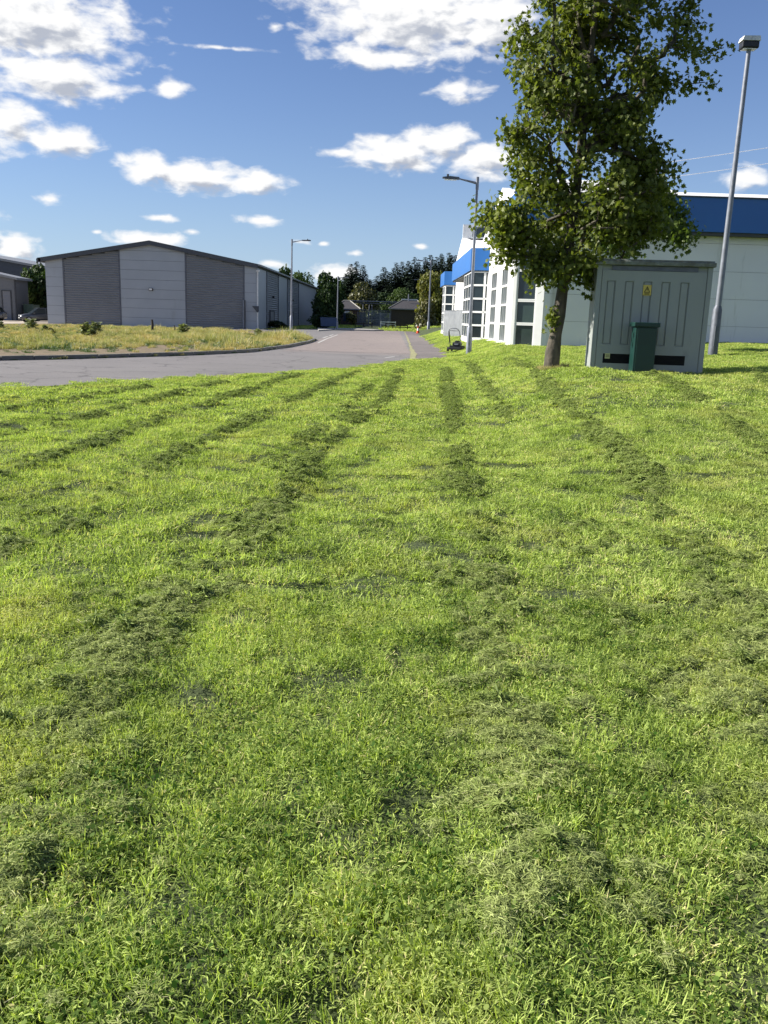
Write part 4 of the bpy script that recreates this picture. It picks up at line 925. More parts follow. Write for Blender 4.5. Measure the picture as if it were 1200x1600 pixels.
# ------------------------------------------------------------------ electricity cabinet and green pillar
def cabinet():
    X0, X1, Y0, Y1 = 4.06, 6.27, 17.85, 18.7; Z0 = .60; Zt = 2.70
    t = thing('substation_cabinet', 'large grey green electricity cabinet with warning sign and lichened cap', 'cabinet', ((X0+X1)/2, Y0, Z0)); o = t.location
    m = MB(o); m.box(X0,X1,Y0+.03,Y1,Z0-.1,Zt); m.build('body', MT['cab'], t)
    m = MB(o); W = X1-X0
    m.box(X0-.012,X0+.085,Y0-.01,Y0+.028,Z0-.05,Zt-.003,bev=.008); m.build('corner_post', MT['cab'], t)
    m = MB(o); m.box(X1-.085,X1+.012,Y0-.01,Y0+.028,Z0-.05,Zt-.003,bev=.008); m.build('corner_post', MT['cab'], t)
    m = MB(o)
    # door front with recessed flutes and vents: built as a frame round the openings
    a, b = X0+.095, X1-.095; fz0, fz1 = Z0+.02, Zt-.10
    rec = [(a+W*f, a+W*f+.175) for f in (.045,.205,.365,.525,.69)]
    rz0, rz1 = Z0+.56, Zt-.30
    vents = [(a+.14, a+.80), (a+1.16, a+1.76)]; vz0, vz1 = Z0+.185, Z0+.375
    m.box(a,b,Y0,Y0+.029,fz0,vz0)
    xs = a
    for (p, q) in vents: m.box(xs,p,Y0,Y0+.029,vz0,vz1); xs = q
    m.box(xs,b,Y0,Y0+.029,vz0,vz1); m.box(a,b,Y0,Y0+.029,vz1,rz0); xs = a
    for (p, q) in rec: m.box(xs,p,Y0,Y0+.029,rz0,rz1); xs = q
    m.box(xs,b,Y0,Y0+.029,rz0,rz1); m.box(a,b,Y0,Y0+.029,rz1,fz1)
    dr = m.build('door', MT['cab'], t)
    m = MB(o)
    for (p, q) in rec: m.prism([(p+.012,Y0+.029),(q-.012,Y0+.029),(q-.03,Y0+.012),(p+.03,Y0+.012)], 'z', rz0+.02, rz1-.02)
    m.build('flute', MT['cab'], dr)
    for (p, q) in vents:
        m = MB(o); m.box(p,q,Y0+.022,Y0+.0295,vz0,vz1); z = vz0+.01
        while z < vz1-.02: m.prism([(Y0+.004,z),(Y0+.021,z+.014),(Y0+.021,z+.02),(Y0+.004,z+.006)], 'x', p, q); z += .026
        m.build('vent', MT['black'], dr)
    m = MB(o); m.box(a+.18,b-.18,Y0-.012,Y0+.028,Zt-.095,Zt-.01); m.build('header_strip', MT['galvd'], t)
    m = MB(o); m.box(X0-.05,X1+.05,Y0-.075,Y1+.05,Zt,Zt+.085,bev=.015); m.box(X0-.02,X1+.02,Y0-.05,Y1+.02,Zt+.08,Zt+.115,bev=.012); m.build('cap', MT['cabtop'], t)
    t.rotation_euler = (0,0,R(-5))
    # warning sign: yellow plate, black triangle with a lightning bolt
    sx, sz = a+W*.365+.085, Z0+1.635
    m = MB(o); m.box(sx-.08,sx+.08,Y0-.012,Y0-.004,sz-.10,sz+.10,bev=.002); sg = m.build('warning_sign', MT['yellow'], t)
    m = MB(o); yy = Y0-.0145
    T = [(sx-.062,sz-.045),(sx+.062,sz-.045),(sx,sz+.078)]; I = [(sx-.041,sz-.033),(sx+.041,sz-.033),(sx,sz+.052)]
    for i in range(3):
        j = (i+1)%3; m.add([(T[i][0],yy,T[i][1]),(T[j][0],yy,T[j][1]),(I[j][0],yy,I[j][1]),(I[i][0],yy,I[i][1])], [(0,1,2,3)])
    bolt = [(sx+.002,sz+.038),(sx-.014,sz+.0),(sx-.002,sz+.004),(sx-.008,sz-.028),(sx+.014,sz+.012),(sx+.003,sz+.009),(sx+.010,sz+.032)]
    m.add([(x,yy,z) for x,z in bolt], [list(range(len(bolt)))])
    for k, (w0, dz) in enumerate(((.055,-.062),(.045,-.075),(.05,-.088))): m.box(sx-w0,sx+w0,yy-.0005,yy+.001,sz+dz,sz+dz+.006)
    m.build('warning_symbol', MT['black'], sg)
    m = MB(o); m.box(a+.18,a+.28,Y0-.004,Y0+.002,vz1-.10,vz1+.004,bev=.001); lb = m.build('vent_label', pmat('label_pale_yellow', (.55,.53,.26), .6), t)
    m = MB(o)
    for k in range(3): m.box(a+.195,a+.265,Y0-.0055,Y0-.0045,vz1-.03-.02*k,vz1-.022-.02*k)
    m.build('label_text', MT['black'], lb)
    m = MB(o); m.box(X0-.08,X1+.08,Y0-.10,Y1+.1,Z0-.25,Z0-.0); m.build('plinth', MT['conc'], t)
cabinet()
PX0, PX1, PY = 4.78, 5.20, 17.42
t = thing('service_pillar', 'narrow dark green service pillar in front of the electricity cabinet', 'utility pillar', (4.99,PY,.57)); o = t.location
m = MB(o); m.box(PX0,PX1,PY,PY+.30,.5,1.52,bev=.012); m.build('body', MT['pillar'], t)
m = MB(o); m.box(PX0+.035,PX1-.02,PY-.012,PY-.001,.62,1.50,bev=.004); m.build('door', MT['pillar'], t)
m = MB(o); m.box(PX0-.045,PX1+.04,PY-.045,PY+.34,1.523,1.61,bev=.014); m.build('lid', MT['pillar'], t)
m = MB(o); m.box(PX0-.06,PX1+.02,PY-.03,PY+.34,.45,.60); m.build('footing', MT['conc'], t)

# ------------------------------------------------------------------ lawn mower left on the lawn
def mower():
    x, y = 3.02, 40.3; t = thing('lawn_mower', 'black push mower standing on the grass beside the lamp post', 'lawn mower', (x, y, terr(x, y)), R(-18))
    m = MB(); m.prism([(-.27,-.36),(.27,-.36),(.30,-.1),(.30,.25),(.16,.42),(-.16,.42),(-.30,.25),(-.30,-.1)], 'z', .10, .27); m.box(-.30,.30,-.50,-.34,.09,.20,bev=.02); m.build('deck', MT['blackp'], t)
    m = MB(); m.box(-.19,.19,-.2,.18,.27,.42,bev=.04); m.tube([(0,0,.42),(0,0,.49)], .12, 16); m.build('engine', MT['blackp'], t)
    m = MB(); m.box(-.09,.09,-.21,-.203,.31,.36); m.build('engine_label', MT['galv'], t)
    for sx in (-1,1):
        for yy, r in ((-.34,.11),(.36,.09)):
            m = MB(); m.tube([(sx*.31,yy,r),(sx*.36,yy,r)], r, 16); w = m.build('wheel', MT['tyre'], t)
            m = MB(); m.tube([(sx*.35,yy,r),(sx*.365,yy,r)], r*.5, 10); m.build('rim', MT['galvd'], w)
    m = MB(); m.tube([(-.25,-.28,.22),(-.25,-.62,.78),(-.24,-.70,.92),(-.19,-.76,1.0),(-.08,-.78,1.04),(.08,-.78,1.04),(.19,-.76,1.0),(.24,-.70,.92),(.25,-.62,.78),(.25,-.28,.22)], .016, 8)
    m.build('handle', MT['galvd'], t)
    m = MB(); m.tube([(-.25,-.40,.42),(-.25,-.62,.78),(-.24,-.68,.9)], .03, 8); m.tube([(-.2,-.72,.93),(.2,-.72,.93)], .012, 6); m.build('grip', MT['blackp'], t)
mower()

# ------------------------------------------------------------------ road end: rails, cone, gates, lodges
def rail_fence(label, name, x0, x1, y, h, n, rails, mat, z=0, cat='fence'):
    t = thing(name, label, cat, (x0, y, z)); 
    for i in range(n):
        xx = (x1-x0)*i/(n-1); m = MB(); m.box(xx-.06,xx+.06,-.06,.06,-.1,h); m.build('post', MT[mat], t)
    for rz in rails:
        m = MB(); m.box(-.05,x1-x0+.05,-.095,-.062,rz-.06,rz+.06); m.build('rail', MT[mat], t)
rail_fence('low dark timber knee rail closing the road end', 'rail_fence', -.75, 3.05, 116, .88, 5, (.74,.34), 'wooddark')
rail_fence('low white barrier boards behind the dark knee rail', 'barrier', -1.5, .55, 125, 1.0, 3, (.9,.62), 'wpaint', cat='barrier')
rail_fence('low dark barrier in front of the grey gates', 'barrier', -5.2, -2.8, 128, .7, 3, (.55,), 'wooddark', cat='barrier')
t = thing('traffic_cone', 'orange and white traffic cone at the end of the footpath', 'traffic cone', (2.77,92,.0))
m = MB(); m.box(-.23,.23,-.23,.23,0,.05,bev=.01); m.tube([(0,0,.05),(0,0,.3)], [.17,.135], 14); m.tube([(0,0,.56),(0,0,.76)], [.085,.04], 14); m.build('body', MT['cone'], t)
m = MB(); m.tube([(0,0,.3),(0,0,.56)], [.136,.086], 14); m.build('reflective_band', MT['wpaint'], t)

def lodge(label, x0, x1, y0, y1, h, rh, mat, winds, ridge):
    t = thing('gate_lodge', label, 'building', ((x0+x1)/2, y0, 0)); o = t.location
    m = MB(o); m.box(x0,x1,y0,y1,-.3,h); m.build('wall', MT[mat], t)
    m = MB(o); e = .45; rx0, rx1 = ridge; ym = (y0+y1)/2
    v = [(x0-e,y0-e,h),(x1+e,y0-e,h),(x1+e,y1+e,h),(x0-e,y1+e,h),(rx0,ym,h+rh),(rx1,ym,h+rh)]
    m.add(v, [(0,1,5,4),(1,2,5),(2,3,4,5),(3,0,4),(3,2,1,0)]); r = m.build('roof', MT['tile'], t)
    m = MB(o)
    for a, b in ((v[0], v[4]), (v[1], v[5])): m.tube([(a[0],a[1],a[2]+.03),(b[0],b[1],b[2]+.03)], .09, 6)
    m.tube([(rx0,ym,h+rh+.03),(rx1,ym,h+rh+.03)], .1, 6); m.build('ridge_tiles', MT['conc'], r)
    m = MB(o); m.box(x0-e,x1+e,y0-e-.06,y0-e-.003,h-.16,h-.01); m.build('gutter', MT['galv'], t)
    for (a, b, z0, z1) in winds:
        m = MB(o); m.box(a,b,y0-.03,y0-.002,z0,z1); w = m.build('window', MT['wpaint'], t)
        m = MB(o); m.box(a+.08,b-.08,y0-.05,y0-.031,z0+.08,z1-.08); m.build('pane', MT['glass'], w)
    return t, o
lt, lo = lodge('left brick gate lodge with hipped tile roof and light ridge tiles', -9.6, -5.7, 150, 156, 2.75, 1.35, 'brick', [(-7.9,-6.9,1.3,2.3)], (-8.2,-7.2))
rt, ro = lodge('right dark brick lodge with hipped roof and roof vent', -.1, 6.0, 150, 157, 3.05, 1.5, 'brickd', [], (1.9,4.2))
m = MB(ro); m.box(1.6,4.4,153.2,153.8,4.5,4.72); m.build('ridge_cap', MT['wpaint'], rt)
m = MB(ro); m.tube([(2.75,152,4.3),(2.75,152,5.5)], .1, 8); m.build('flue', MT['galv'], rt)
m = MB(ro); m.box(-.25,-.12,149.9,150.0,0,3.0); m.build('downpipe', MT['galvd'], rt)
# overhead beam between the lodges
t = thing('overhead_beam', 'twin grey beams spanning above the gates between the lodges', 'beam', (-3.3,158,0)); o = t.location
m = MB(o); m.box(-8.0,1.8,158,158.2,4.14,4.30); m.build('upper_beam', MT['galv'], t)
m = MB(o); m.box(-6.8,1.8,158,158.15,3.82,3.93); m.build('lower_beam', MT['galvd'], t)
for x in (-7.6,1.5): m = MB(o); m.box(x-.1,x+.1,158.21,158.4,-.2,4.3); m.build('post', MT['galvd'], t)
# steel gates
def gate(label, x0, x1, y, h, mat='galvd', name='steel_gate', cat='gate'):
    t = thing(name, label, cat, (x0, y, 0)); w = x1-x0
    m = MB(); 
    for x in (0, w): m.box(x-.06,x+.06,-.06,.06,-.2,h+.1)
    for z in (.15, h*.5, h-.06): m.box(.06,w-.06,-.03,.03,z,z+.07)
    m.build('gate_frame', MT[mat], t)
    m = MB(); x = .18
    while x < w-.1: m.box(x,x+.07,.031,.055,.1,h); x += .16
    m.build('bars', MT['bluegrey'], t)
gate('left leaf of the grey steel gates by the left lodge', -5.6, -3.9, 146, 2.2)
gate('middle leaf of the grey steel gates across the lane', -3.7, -1.9, 146, 2.15, 'galv')
gate('right leaf of the grey steel gates beside the right lodge', -1.75, -.35, 146, 2.15, 'galv')
gate('blue grey palisade panel standing behind the gates', -5.6, .0, 152, 2.7, 'galvd', 'palisade_fence', 'fence')
for i, (x, lab) in enumerate(((-5.05,'thin steel post left behind the gates'), (-4.2,'pale steel trestle post middle behind the gates'), (-3.5,'pale steel trestle post right behind the gates'))):
    t = thing('steel_post', lab, 'post', (x,156,0), 0, 'steel posts behind the gates'); m = MB(); m.tube([(0,0,-.1),(0 if i != 1 else .25,0,3.6)], .07, 8); m.build('pole', MT['galv'], t)
    m = MB(); m.box(-.12,.12,-.12,.12,-.1,.05); m.build('foot_plate', MT['galvd'], t)
t = thing('blue_skip', 'dark blue lidded waste container in the shade under trees', 'container', (-7.1,100.5,.0))
m = MB(); m.prism([(-.85,.35),(.85,.35),(.95,1.25),(-.95,1.25)], 'y', 0, 1.1); m.build('bin_body', MT['bluebin'], t); m = MB(); m.box(-.98,.98,-.05,1.15,1.255,1.33,bev=.02); m.build('lid', MT['bluebin'], t)
for sx in (-.7,.7): m = MB(); m.tube([(sx-.04,.3,.12),(sx+.04,.3,.12)], .12, 10); m.box(sx-.03,sx+.03,.25,.35,.12,.36); m.build('wheel', MT['tyre'], t)
# small sign with white top in front of the left lodge
t = thing('notice_board', 'white topped dark notice board in front of left lodge', 'notice board', (-7.3,146,0))
m = MB(); m.tube([(-.5,0,-.1),(-.5,0,1.6)], .05, 8); m.tube([(.5,0,-.1),(.5,0,1.6)], .05, 8); m.build('legs', MT['wooddark'], t)
m = MB(); m.box(-.62,.62,-.04,.04,.7,2.0); m.build('panel', MT['bluebin'], t)
m = MB(); m.prism([(-.8,2.0),(.8,2.0),(.2,2.35),(-.25,2.35)], 'y', -.3, .3); m.build('canopy', MT['wpaint'], t)

# posts in the verge in front of the warehouse
for i, (x, y, h, lab) in enumerate(((-16.3,60.5,.85,'thick dark stump post among dock plants on the verge'), (-21.4,62,.6,'thin dark post on the verge in front of the ribbed bay'), (-14.9,61,.5,'short dark post right of the stump post on the verge'))):
    t = tag(MB().tube([(0,0,-.1),(.03,0,h*.6),(.0,.02,h)], [.09,.085,.07] if i == 0 else [.05,.045,.04], 8).build('verge_post', MT['wooddark']), lab, 'post', 'posts standing in the verge'); t.location = (x, y, min(0, terr(x, y))+.05)

# ------------------------------------------------------------------ overhead wires with their pole
t = thing('utility_pole', 'wooden utility pole hidden behind the maple carrying two wires', 'pole', (17.4,62,.9))
m = MB(); m.tube([(0,0,-.2),(0,0,11.4)], [.16,.11], 10); m.build('pole', MT['wood'], t); m = MB(); m.box(-.06,.06,-.9,.9,11.0,11.12); m.build('crossarm', MT['wood'], t)
def wire(label, a, b, sag, r=.022):
    pts = [(a[0]+(b[0]-a[0])*k/14, a[1]+(b[1]-a[1])*k/14, a[2]+(b[2]-a[2])*k/14-sag*4*(k/14)*(1-k/14)) for k in range(15)]
    tag(MB().tube(pts, r, 6).build('overhead_wire', MT['wire']), label, 'wire', 'overhead wires at the right edge')
wire('upper of the two overhead wires right of the maple', (17.4,61.2,12.02), (46,61.2,17.6), .25); wire('lower of the two overhead wires right of the maple', (17.4,62.8,11.25), (46,62.8,16.9), .35)

# ------------------------------------------------------------------ trees
def leaf_polys(P, Nn, size, hue, kind='maple', droop=0.5):
    n = len(P)
    if kind == 'maple':      # two halves folded on the midrib, five lobes
        half = np.array([(0,0),(.30,-.10),(.24,.12),(.58,.22),(.34,.42),(.42,.66),(.18,.60),(0,1.0)])
        shp = [np.stack([half[:,0], half[:,1], np.abs(half[:,0])*.28], 1), np.stack([-half[:,0], half[:,1], np.abs(half[:,0])*.28], 1)]
    else:
        q = np.array([(-.42,.0,0),(.42,.0,0),(.5,.75,.12),(-.15,1.0,.05)]); shp = [q]
    d = rng.normal(0, 1, (n, 3)); d[:, 2] -= droop*1.6; d /= np.linalg.norm(d, axis=1)[:, None]      # leaf axis
    nn = Nn+rng.normal(0, .55, (n, 3)); nn -= (nn*d).sum(1)[:, None]*d; nn /= np.linalg.norm(nn, axis=1)[:, None]+1e-9
    s = np.cross(d, nn); sz = size*rng.uniform(.65, 1.2, n)
    Vs, Fs, b = [], [], 0
    for sh in shp:
        v = P[:, None, :]+(sh[None, :, 0, None]*s[:, None, :]+sh[None, :, 1, None]*d[:, None, :]+sh[None, :, 2, None]*nn[:, None, :])*sz[:, None, None]
        k = len(sh); Vs.append(v.reshape(-1, 3)); Fs.append(b+(np.arange(n)*k)[:, None]+np.arange(k)); b += n*k
    return np.concatenate(Vs), Fs, np.concatenate([hue]*len(shp))

def grow(trunk, targets, trad, seed):
    """greedy skeleton: each target joins the nearest suitable node; returns nodes, parents, counts"""
    rd = random.Random(seed); nodes = []; par = []
    pts = []
    for a, b in zip(trunk, trunk[1:]):
        n = max(1, int((Vector(b)-Vector(a)).length/.3))
        for i in range(n): pts.append(Vector(a).lerp(Vector(b), i/n))
    pts.append(Vector(trunk[-1]))
    for i, p in enumerate(pts): nodes.append(p); par.append(i-1)
    nt_ = len(nodes); base = Vector(trunk[0]); tips = []
    axis = lambda z: min(pts, key=lambda p: abs(p.z-z))
    targets = sorted(targets, key=lambda q: (Vector((q.x, q.y, 0))-Vector((axis(q.z).x, axis(q.z).y, 0))).length)
    for q in targets:
        A = np.array(nodes); dv = np.array(q)-A; ds = np.linalg.norm(dv, axis=1)
        hz = np.linalg.norm(dv[:, :2], axis=1); low = np.array([0 if i >= nt_ else 1 for i in range(len(nodes))])
        cost = ds+np.maximum(0, hz*.75-dv[:, 2])*.7*low+np.maximum(0, -dv[:, 2])*.8
        cost[:5] += 3
        j = int(np.argmin(cost)); a = nodes[j]; Ln = ds[j]; n = max(1, int(Ln/.32)); pj = j
        for i in range(1, n+1):
            t = i/n; p = a.lerp(q, t); 
            if i < n: p = p+Vector((rd.gauss(0,.03), rd.gauss(0,.03), -.10*Ln*math.sin(math.pi*t)+rd.gauss(0,.03)))
            nodes.append(p); par.append(pj); pj = len(nodes)-1
        tips.append(pj)
    cnt = [0]*len(nodes)
    for t_ in tips: cnt[t_] += 1
    for i in range(len(nodes)-1, 0, -1):
        if par[i] >= 0: cnt[par[i]] += cnt[i]
    return nodes, par, cnt, nt_

def in_env(env, p, k=1.0):
    return any(((p[0]-e[0])/e[3])**2+((p[1]-e[1])/e[4])**2+((p[2]-e[2])/e[5])**2 < k for e in env)
def tree(name, label, cat, base, trunk, env, ntip, nleaf, lsize, trad, mats, group=None, seed=1, spread=.26, kind='maple', subpart=None, extra=None, hue_mu=.38, tw=1.0):
    rd = random.Random(seed); t = thing(name, label, cat, base, 0, group); o = Vector(base)
    vol = [e[3]*e[4]*e[5] for e in env]; targets = []
    while len(targets) < ntip:
        e = rd.choices(env, [v**.8 for v in vol])[0]
        u = Vector((rd.gauss(0,1), rd.gauss(0,1), rd.gauss(0,1))).normalized()*(rd.random()**.42)
        q = Vector((e[0]+u.x*e[3], e[1]+u.y*e[4], e[2]+u.z*e[5]))
        if noise.noise(q*.95+Vector((seed, 0, 0))) < -.10: continue
        targets.append(q)
    nodes, par, cnt, ntk = grow(trunk, targets, trad, seed)
    # branches as tubes along chains
    rad = [max(.007, .0105*math.sqrt(c)*tw) for c in cnt]
    ztop = trunk[-1][2]; z0 = trunk[0][2]
    for i in range(ntk):
        f = i/(ntk-1); rad[i] = max(.012, trad*(1-f)**.85*1.0)+(.35*trad*math.exp(-f*ntk*.45))
    ch = {}
    for i, p in enumerate(par):
        if p >= 0: ch.setdefault(p, []).append(i)
    mb = MB(o); tk = MB(o)
    tk.tube([nodes[i]+Vector((0,0,-.12 if i == 0 else 0)) for i in range(ntk)], [rad[i]*(1+.10*math.sin(i*2.3)) for i in range(ntk)], 12)
    done = set(range(ntk))
    for i in range(len(nodes)):
        for c in ch.get(i, []):
            if c in done: continue
            path = [i, c]; done.add(c); cur = c
            while True:
                nx = [k for k in ch.get(cur, []) if k not in done]
                if not nx: break
                k = max(nx, key=lambda z: cnt[z]); done.add(k); path.append(k); cur = k
            r0 = [min(rad[k], rad[path[1]]*1.05) for k in path]
            mb.tube([nodes[k] for k in path], r0, 5 if r0[0] < .03 else 7, cap=False)
    tko = tk.build('trunk', mats[0], t); mb.build('limbs', mats[0], t)
    # leaves
    NP, NN, HU = [], [], []
    A = np.array(nodes); ce = np.array([sum(e[i]*v for e, v in zip(env, vol))/sum(vol) for i in range(3)])
    cand = [i for i in range(ntk, len(nodes)) if cnt[i] <= 4]
    per = nleaf/len(cand); C = A[cand]
    m_ = rng.poisson(per, len(cand)); P = np.repeat(C, m_, axis=0)+rng.normal(0, spread, (m_.sum(), 3))*np.array([1,1,.8])
    Nn = (P-ce); Nn /= np.linalg.norm(Nn, axis=1)[:, None]; Nn = Nn*.5+np.array([0,0,.7])
    ch_ = np.repeat(rng.normal(0, .10, len(cand)), m_)
    hue = np.clip(hue_mu+ch_+rng.normal(0, .13, len(P)), 0, .95)
    V, F, H = leaf_polys(P, Nn, lsize, hue, kind)
    me = npmesh('crown', V-np.array(base), F, {'hue': H}); linkmesh('crown', me, mats[1], t)
    return t

def sc(p, k=.935, ox=0): return (p[0]*k, p[1], (p[2]-EYE)*k+EYE)
MY = 18.7
E0 = [(3.95,7.2,1.62,1.6,3.2),(4.05,10.0,1.5,1.4,2.4),(3.1,6.6,.85,.9,2.4),(4.7,8.3,.6,.9,.9),
      (5.75,7.0,1.0,.8,.62),(6.35,6.75,.62,.6,.5),(5.9,8.0,.30,.4,.35),(5.3,6.55,.45,.5,.22),(4.75,5.5,.8,1.0,.8),
      (5.15,4.6,.85,1.1,.75),(4.2,4.0,1.75,1.5,1.0),(4.9,3.7,.75,.9,.5),(2.75,3.55,.95,.85,.5),(2.15,3.75,.36,.4,.30),(2.6,3.1,.5,.5,.32),(3.2,2.75,.5,.5,.42),
      (4.45,2.5,.42,.4,.34),(3.85,2.9,.9,.9,.5)]
env = [(*(lambda q: (q[0], q[1], q[2]))(sc((a, MY, b))), c*.93, d*.93, e*.93) for a, b, c, d, e in E0]
trunk = [sc(p) for p in [(3.65,MY,.46),(3.66,MY,.9),(3.74,MY,1.7),(3.79,MY,2.5),(3.86,MY,3.4),(3.95,MY,5),(4.0,MY,7),(4.08,MY,9),(4.1,MY,11.6)]]
MT['mleaf'] = leafmat('maple_leaf', (.030,.056,.010), (.22,.25,.048), trans=.38, rough=.5, accent=(.42,.38,.09), spec=.3)
MT['mleaf2'] = leafmat('maple_leaf_dark', (.030,.060,.012), (.19,.25,.05), trans=.32, rough=.5, accent=(.26,.25,.06), spec=.3)
tr = tree('maple_tree', 'tall leafy maple with forked crown rising left of the grey cabinet', 'tree', (sc((3.65,MY,0))[0], MY, terr(3.41,18.7)-.02), trunk, env, 1150, 29000, .108, .125, (MT['bark'], MT['mleaf']), seed=5, spread=.15, hue_mu=.46)
# epicormic tuft on the trunk
o = tr.location; P = np.array((3.36,MY-.08,1.62))+rng.normal(0, .075, (110, 3))*np.array([1,1,1.8]); V, F, H = leaf_polys(P, np.tile([0,-.3,.8], (110,1)), .10, np.clip(rng.normal(.6,.15,110),0,.95))
me = npmesh('trunk_shoots', V-np.array(o), F, {'hue': H}); linkmesh('trunk_shoots', me, MT['mleaf'], tr)

B2 = (6.28, 27.3); k2 = 27.3/23
env2 = [(B2[0]+1.5,B2[1],4.4,1.15,1.2,.8),(B2[0]+.5,B2[1],4.2,.8,1,.7),(B2[0]+1.0,B2[1],5.0,.95,1,.6)]
tree('young_maple', 'smaller maple on a leaning stem behind the cabinet', 'tree', (B2[0], B2[1], terr(*B2)), [(B2[0],B2[1],terr(*B2)),(B2[0]+.12,B2[1],1.6),(B2[0]+.35,B2[1],2.8),(B2[0]+.8,B2[1],4.2),(B2[0]+1.2,B2[1],5.8)], env2, 200, 6500, .13, .075, (MT['barkd'], MT['mleaf2']), seed=9, spread=.2)
t = tag(MB().tube([(0,0,-.2),(.02,0,1.25)], .055, 8).build('tree_stake', MT['wooddark']), 'dark timber stake left of the leaning maple stem', 'stake'); t.location = (6.13,27.2,terr(6.1,27.2))

# --- far broadleaf trees
def crown_mesh(seed, W, H, zb, n=3600, ls=.42, kind='quad', lobes=16):
    rd = random.Random(seed); r_ = np.random.default_rng(seed); P = []; NN = []; HU = []
    for i in range(lobes):
        f = i/lobes; z = zb+(H-zb)*(.16+.72*rd.random()); rr = W*.5*math.sin(math.pi*min(.97, max(.12, (z-zb)/(H-zb)*.78+.16)))
        a = rd.uniform(0, 6.28); c = np.array([math.cos(a)*rr*rd.uniform(.35,.8), math.sin(a)*rr*rd.uniform(.35,.8), z]); R_ = W*rd.uniform(.15,.25)
        k = n//lobes; u = r_.normal(0, 1, (k, 3)); u /= np.linalg.norm(u, axis=1)[:, None]; rad = R_*(1-.45*r_.random(k)**1.7)
        P.append(c+u*rad[:, None]*np.array([1,1,.85])); NN.append(u+np.array([0,0,.3])); HU.append(np.clip(rd.gauss(.42,.12)+r_.normal(0,.14,k), 0, .95))
    V, F, H_ = leaf_polys(np.concatenate(P), np.concatenate(NN), ls, np.concatenate(HU), 'quad', .15)
    return npmesh('crown', V, F, {'hue': H_})
def trunk_mesh(h, r):
    m = MB(); m.tube([(0,0,-.3),(.05,0,h*.4),(0,.1,h*.9)], [r*1.3, r, r*.4], 8)
    for a in (0.5, 2.6, 4.4): m.tube([(0.03,0,h*.35),(math.cos(a)*h*.16,math.sin(a)*h*.16,h*.62),(math.cos(a)*h*.22,math.sin(a)*h*.22,h*.8)], [r*.5,r*.3,r*.1], 6)
    me = bpy.data.meshes.new('trunk'); me.from_pydata(m.v, [], m.f); me.materials.append(MT['barkd']); return me
LG = leafmat('leaf_mid_green', (.018,.040,.012), (.085,.13,.032), trans=.22, rough=.6, accent=(.12,.16,.04), spec=.2)
LD = leafmat('leaf_deep_green', (.010,.024,.010), (.045,.075,.022), trans=.15, rough=.65, spec=.15)
LY = leafmat('leaf_yellowing', (.06,.08,.018), (.22,.21,.045), trans=.3, rough=.5, accent=(.30,.25,.06), spec=.2)
LP = leafmat('leaf_pale_green', (.05,.075,.03), (.15,.19,.075), trans=.22, rough=.5)
LO = leafmat('leaf_olive', (.04,.05,.015), (.16,.15,.04), trans=.2, rough=.5)
VAR = {}
def broad(label, x, y, W, H, mat, zb=.15, var=0, grp=None, ls=.42, n=3600, name='broadleaf_tree'):
    key = (mat.name, var, ls, n, name)
    if key not in VAR:
        cm = crown_mesh(40+var*7+len(VAR), 1.0*10, 10.0, zb*10, n=n, ls=ls*10/max(H, 3)); cm.materials.append(mat); VAR[key] = (cm, trunk_mesh(8.5, .28))
    cm, tm = VAR[key]; t = thing(name, label, 'tree' if name != 'shrub' else 'shrub', (x, y, min(0, terr(x, min(y, 110)))), random.uniform(0, 6.28), grp)
    c = bpy.data.objects.new('crown', cm); COL.objects.link(c); c.parent = t; c.scale = (W/10, W/10, H/10)
    c = bpy.data.objects.new('trunk', tm); COL.objects.link(c); c.parent = t; c.scale = (H/10, H/10, H/10)
    return t
G1 = 'trees behind the warehouse and lodges'
broad('rounded green tree filling the gap left of the warehouse', -45.6, 115.6, 4.8, 7.4, LG, var=1, zb=.05)
broad('darker tree touching the warehouse left wall', -43.6, 116, 4.4, 6.8, LD, var=2, zb=.0)
broad('low green tree behind the green container', -46.9, 117, 4.2, 5.2, LG, var=3, zb=.0)
broad('sunlit tree crown just above the far warehouse roof', -21.5, 182, 8, 11.4, LG, var=1)
broad('second sunlit tree crown above the far warehouse roof end', -17.6, 178, 7, 10.4, LG, var=2)
broad('big green tree rising beside the end of the warehouse', -12.6, 182, 7.4, 10.4, LG, var=3, zb=.02)
broad('dense dark tree under the big green tree', -9.3, 132, 4.2, 6.0, LD, var=1, zb=0)
broad('dark tree behind the kerbside street lamp', -9.8, 142, 4.6, 8.0, LD, var=2, zb=0)
broad('low dark tree overhanging the blue container', -8.7, 118, 3.4, 4.8, LD, var=3, zb=0)
broad('olive tinted tree above the left lodge roof', -5.6, 168, 7.0, 7.6, LO, var=1, zb=.05)
broad('round green tree behind the right lodge roof', 1.6, 172, 7.4, 7.4, LG, var=2, zb=.05)
broad('dark green tree between the two lodges', -1.6, 176, 7.0, 6.0, LD, var=1, zb=.0)
broad('yellowing tree beside the white building far end', 4.6, 106, 4.6, 6.9, LY, var=1, zb=.0, n=4200, ls=.34)
broad('green shrub like tree below the yellowing crown', 3.9, 103.5, 2.8, 3.6, LO, var=2, zb=.0, n=3000, ls=.3)
broad('pale green tree above the far white building', 12.6, 150, 8.0, 11.6, LP, var=1, zb=.1)
broad('mid green tree between pale tree and conifers', 8.9, 142, 6.4, 8.4, LG, var=3, zb=.05)
broad('light green hedge tree behind the gates', -2.0, 160, 4.8, 2.8, LP, var=2, zb=0, name='shrub', n=2200)
broad('sprawling dark shrub under the far lamp', -7.6, 104, 3.0, 1.5, LD, var=1, zb=0, name='shrub', n=1800, ls=.22)
broad('dark low shrub beside the blue container', -8.3, 104.5, 3.0, 1.6, LD, var=2, zb=0, name='shrub', n=1800, ls=.22)
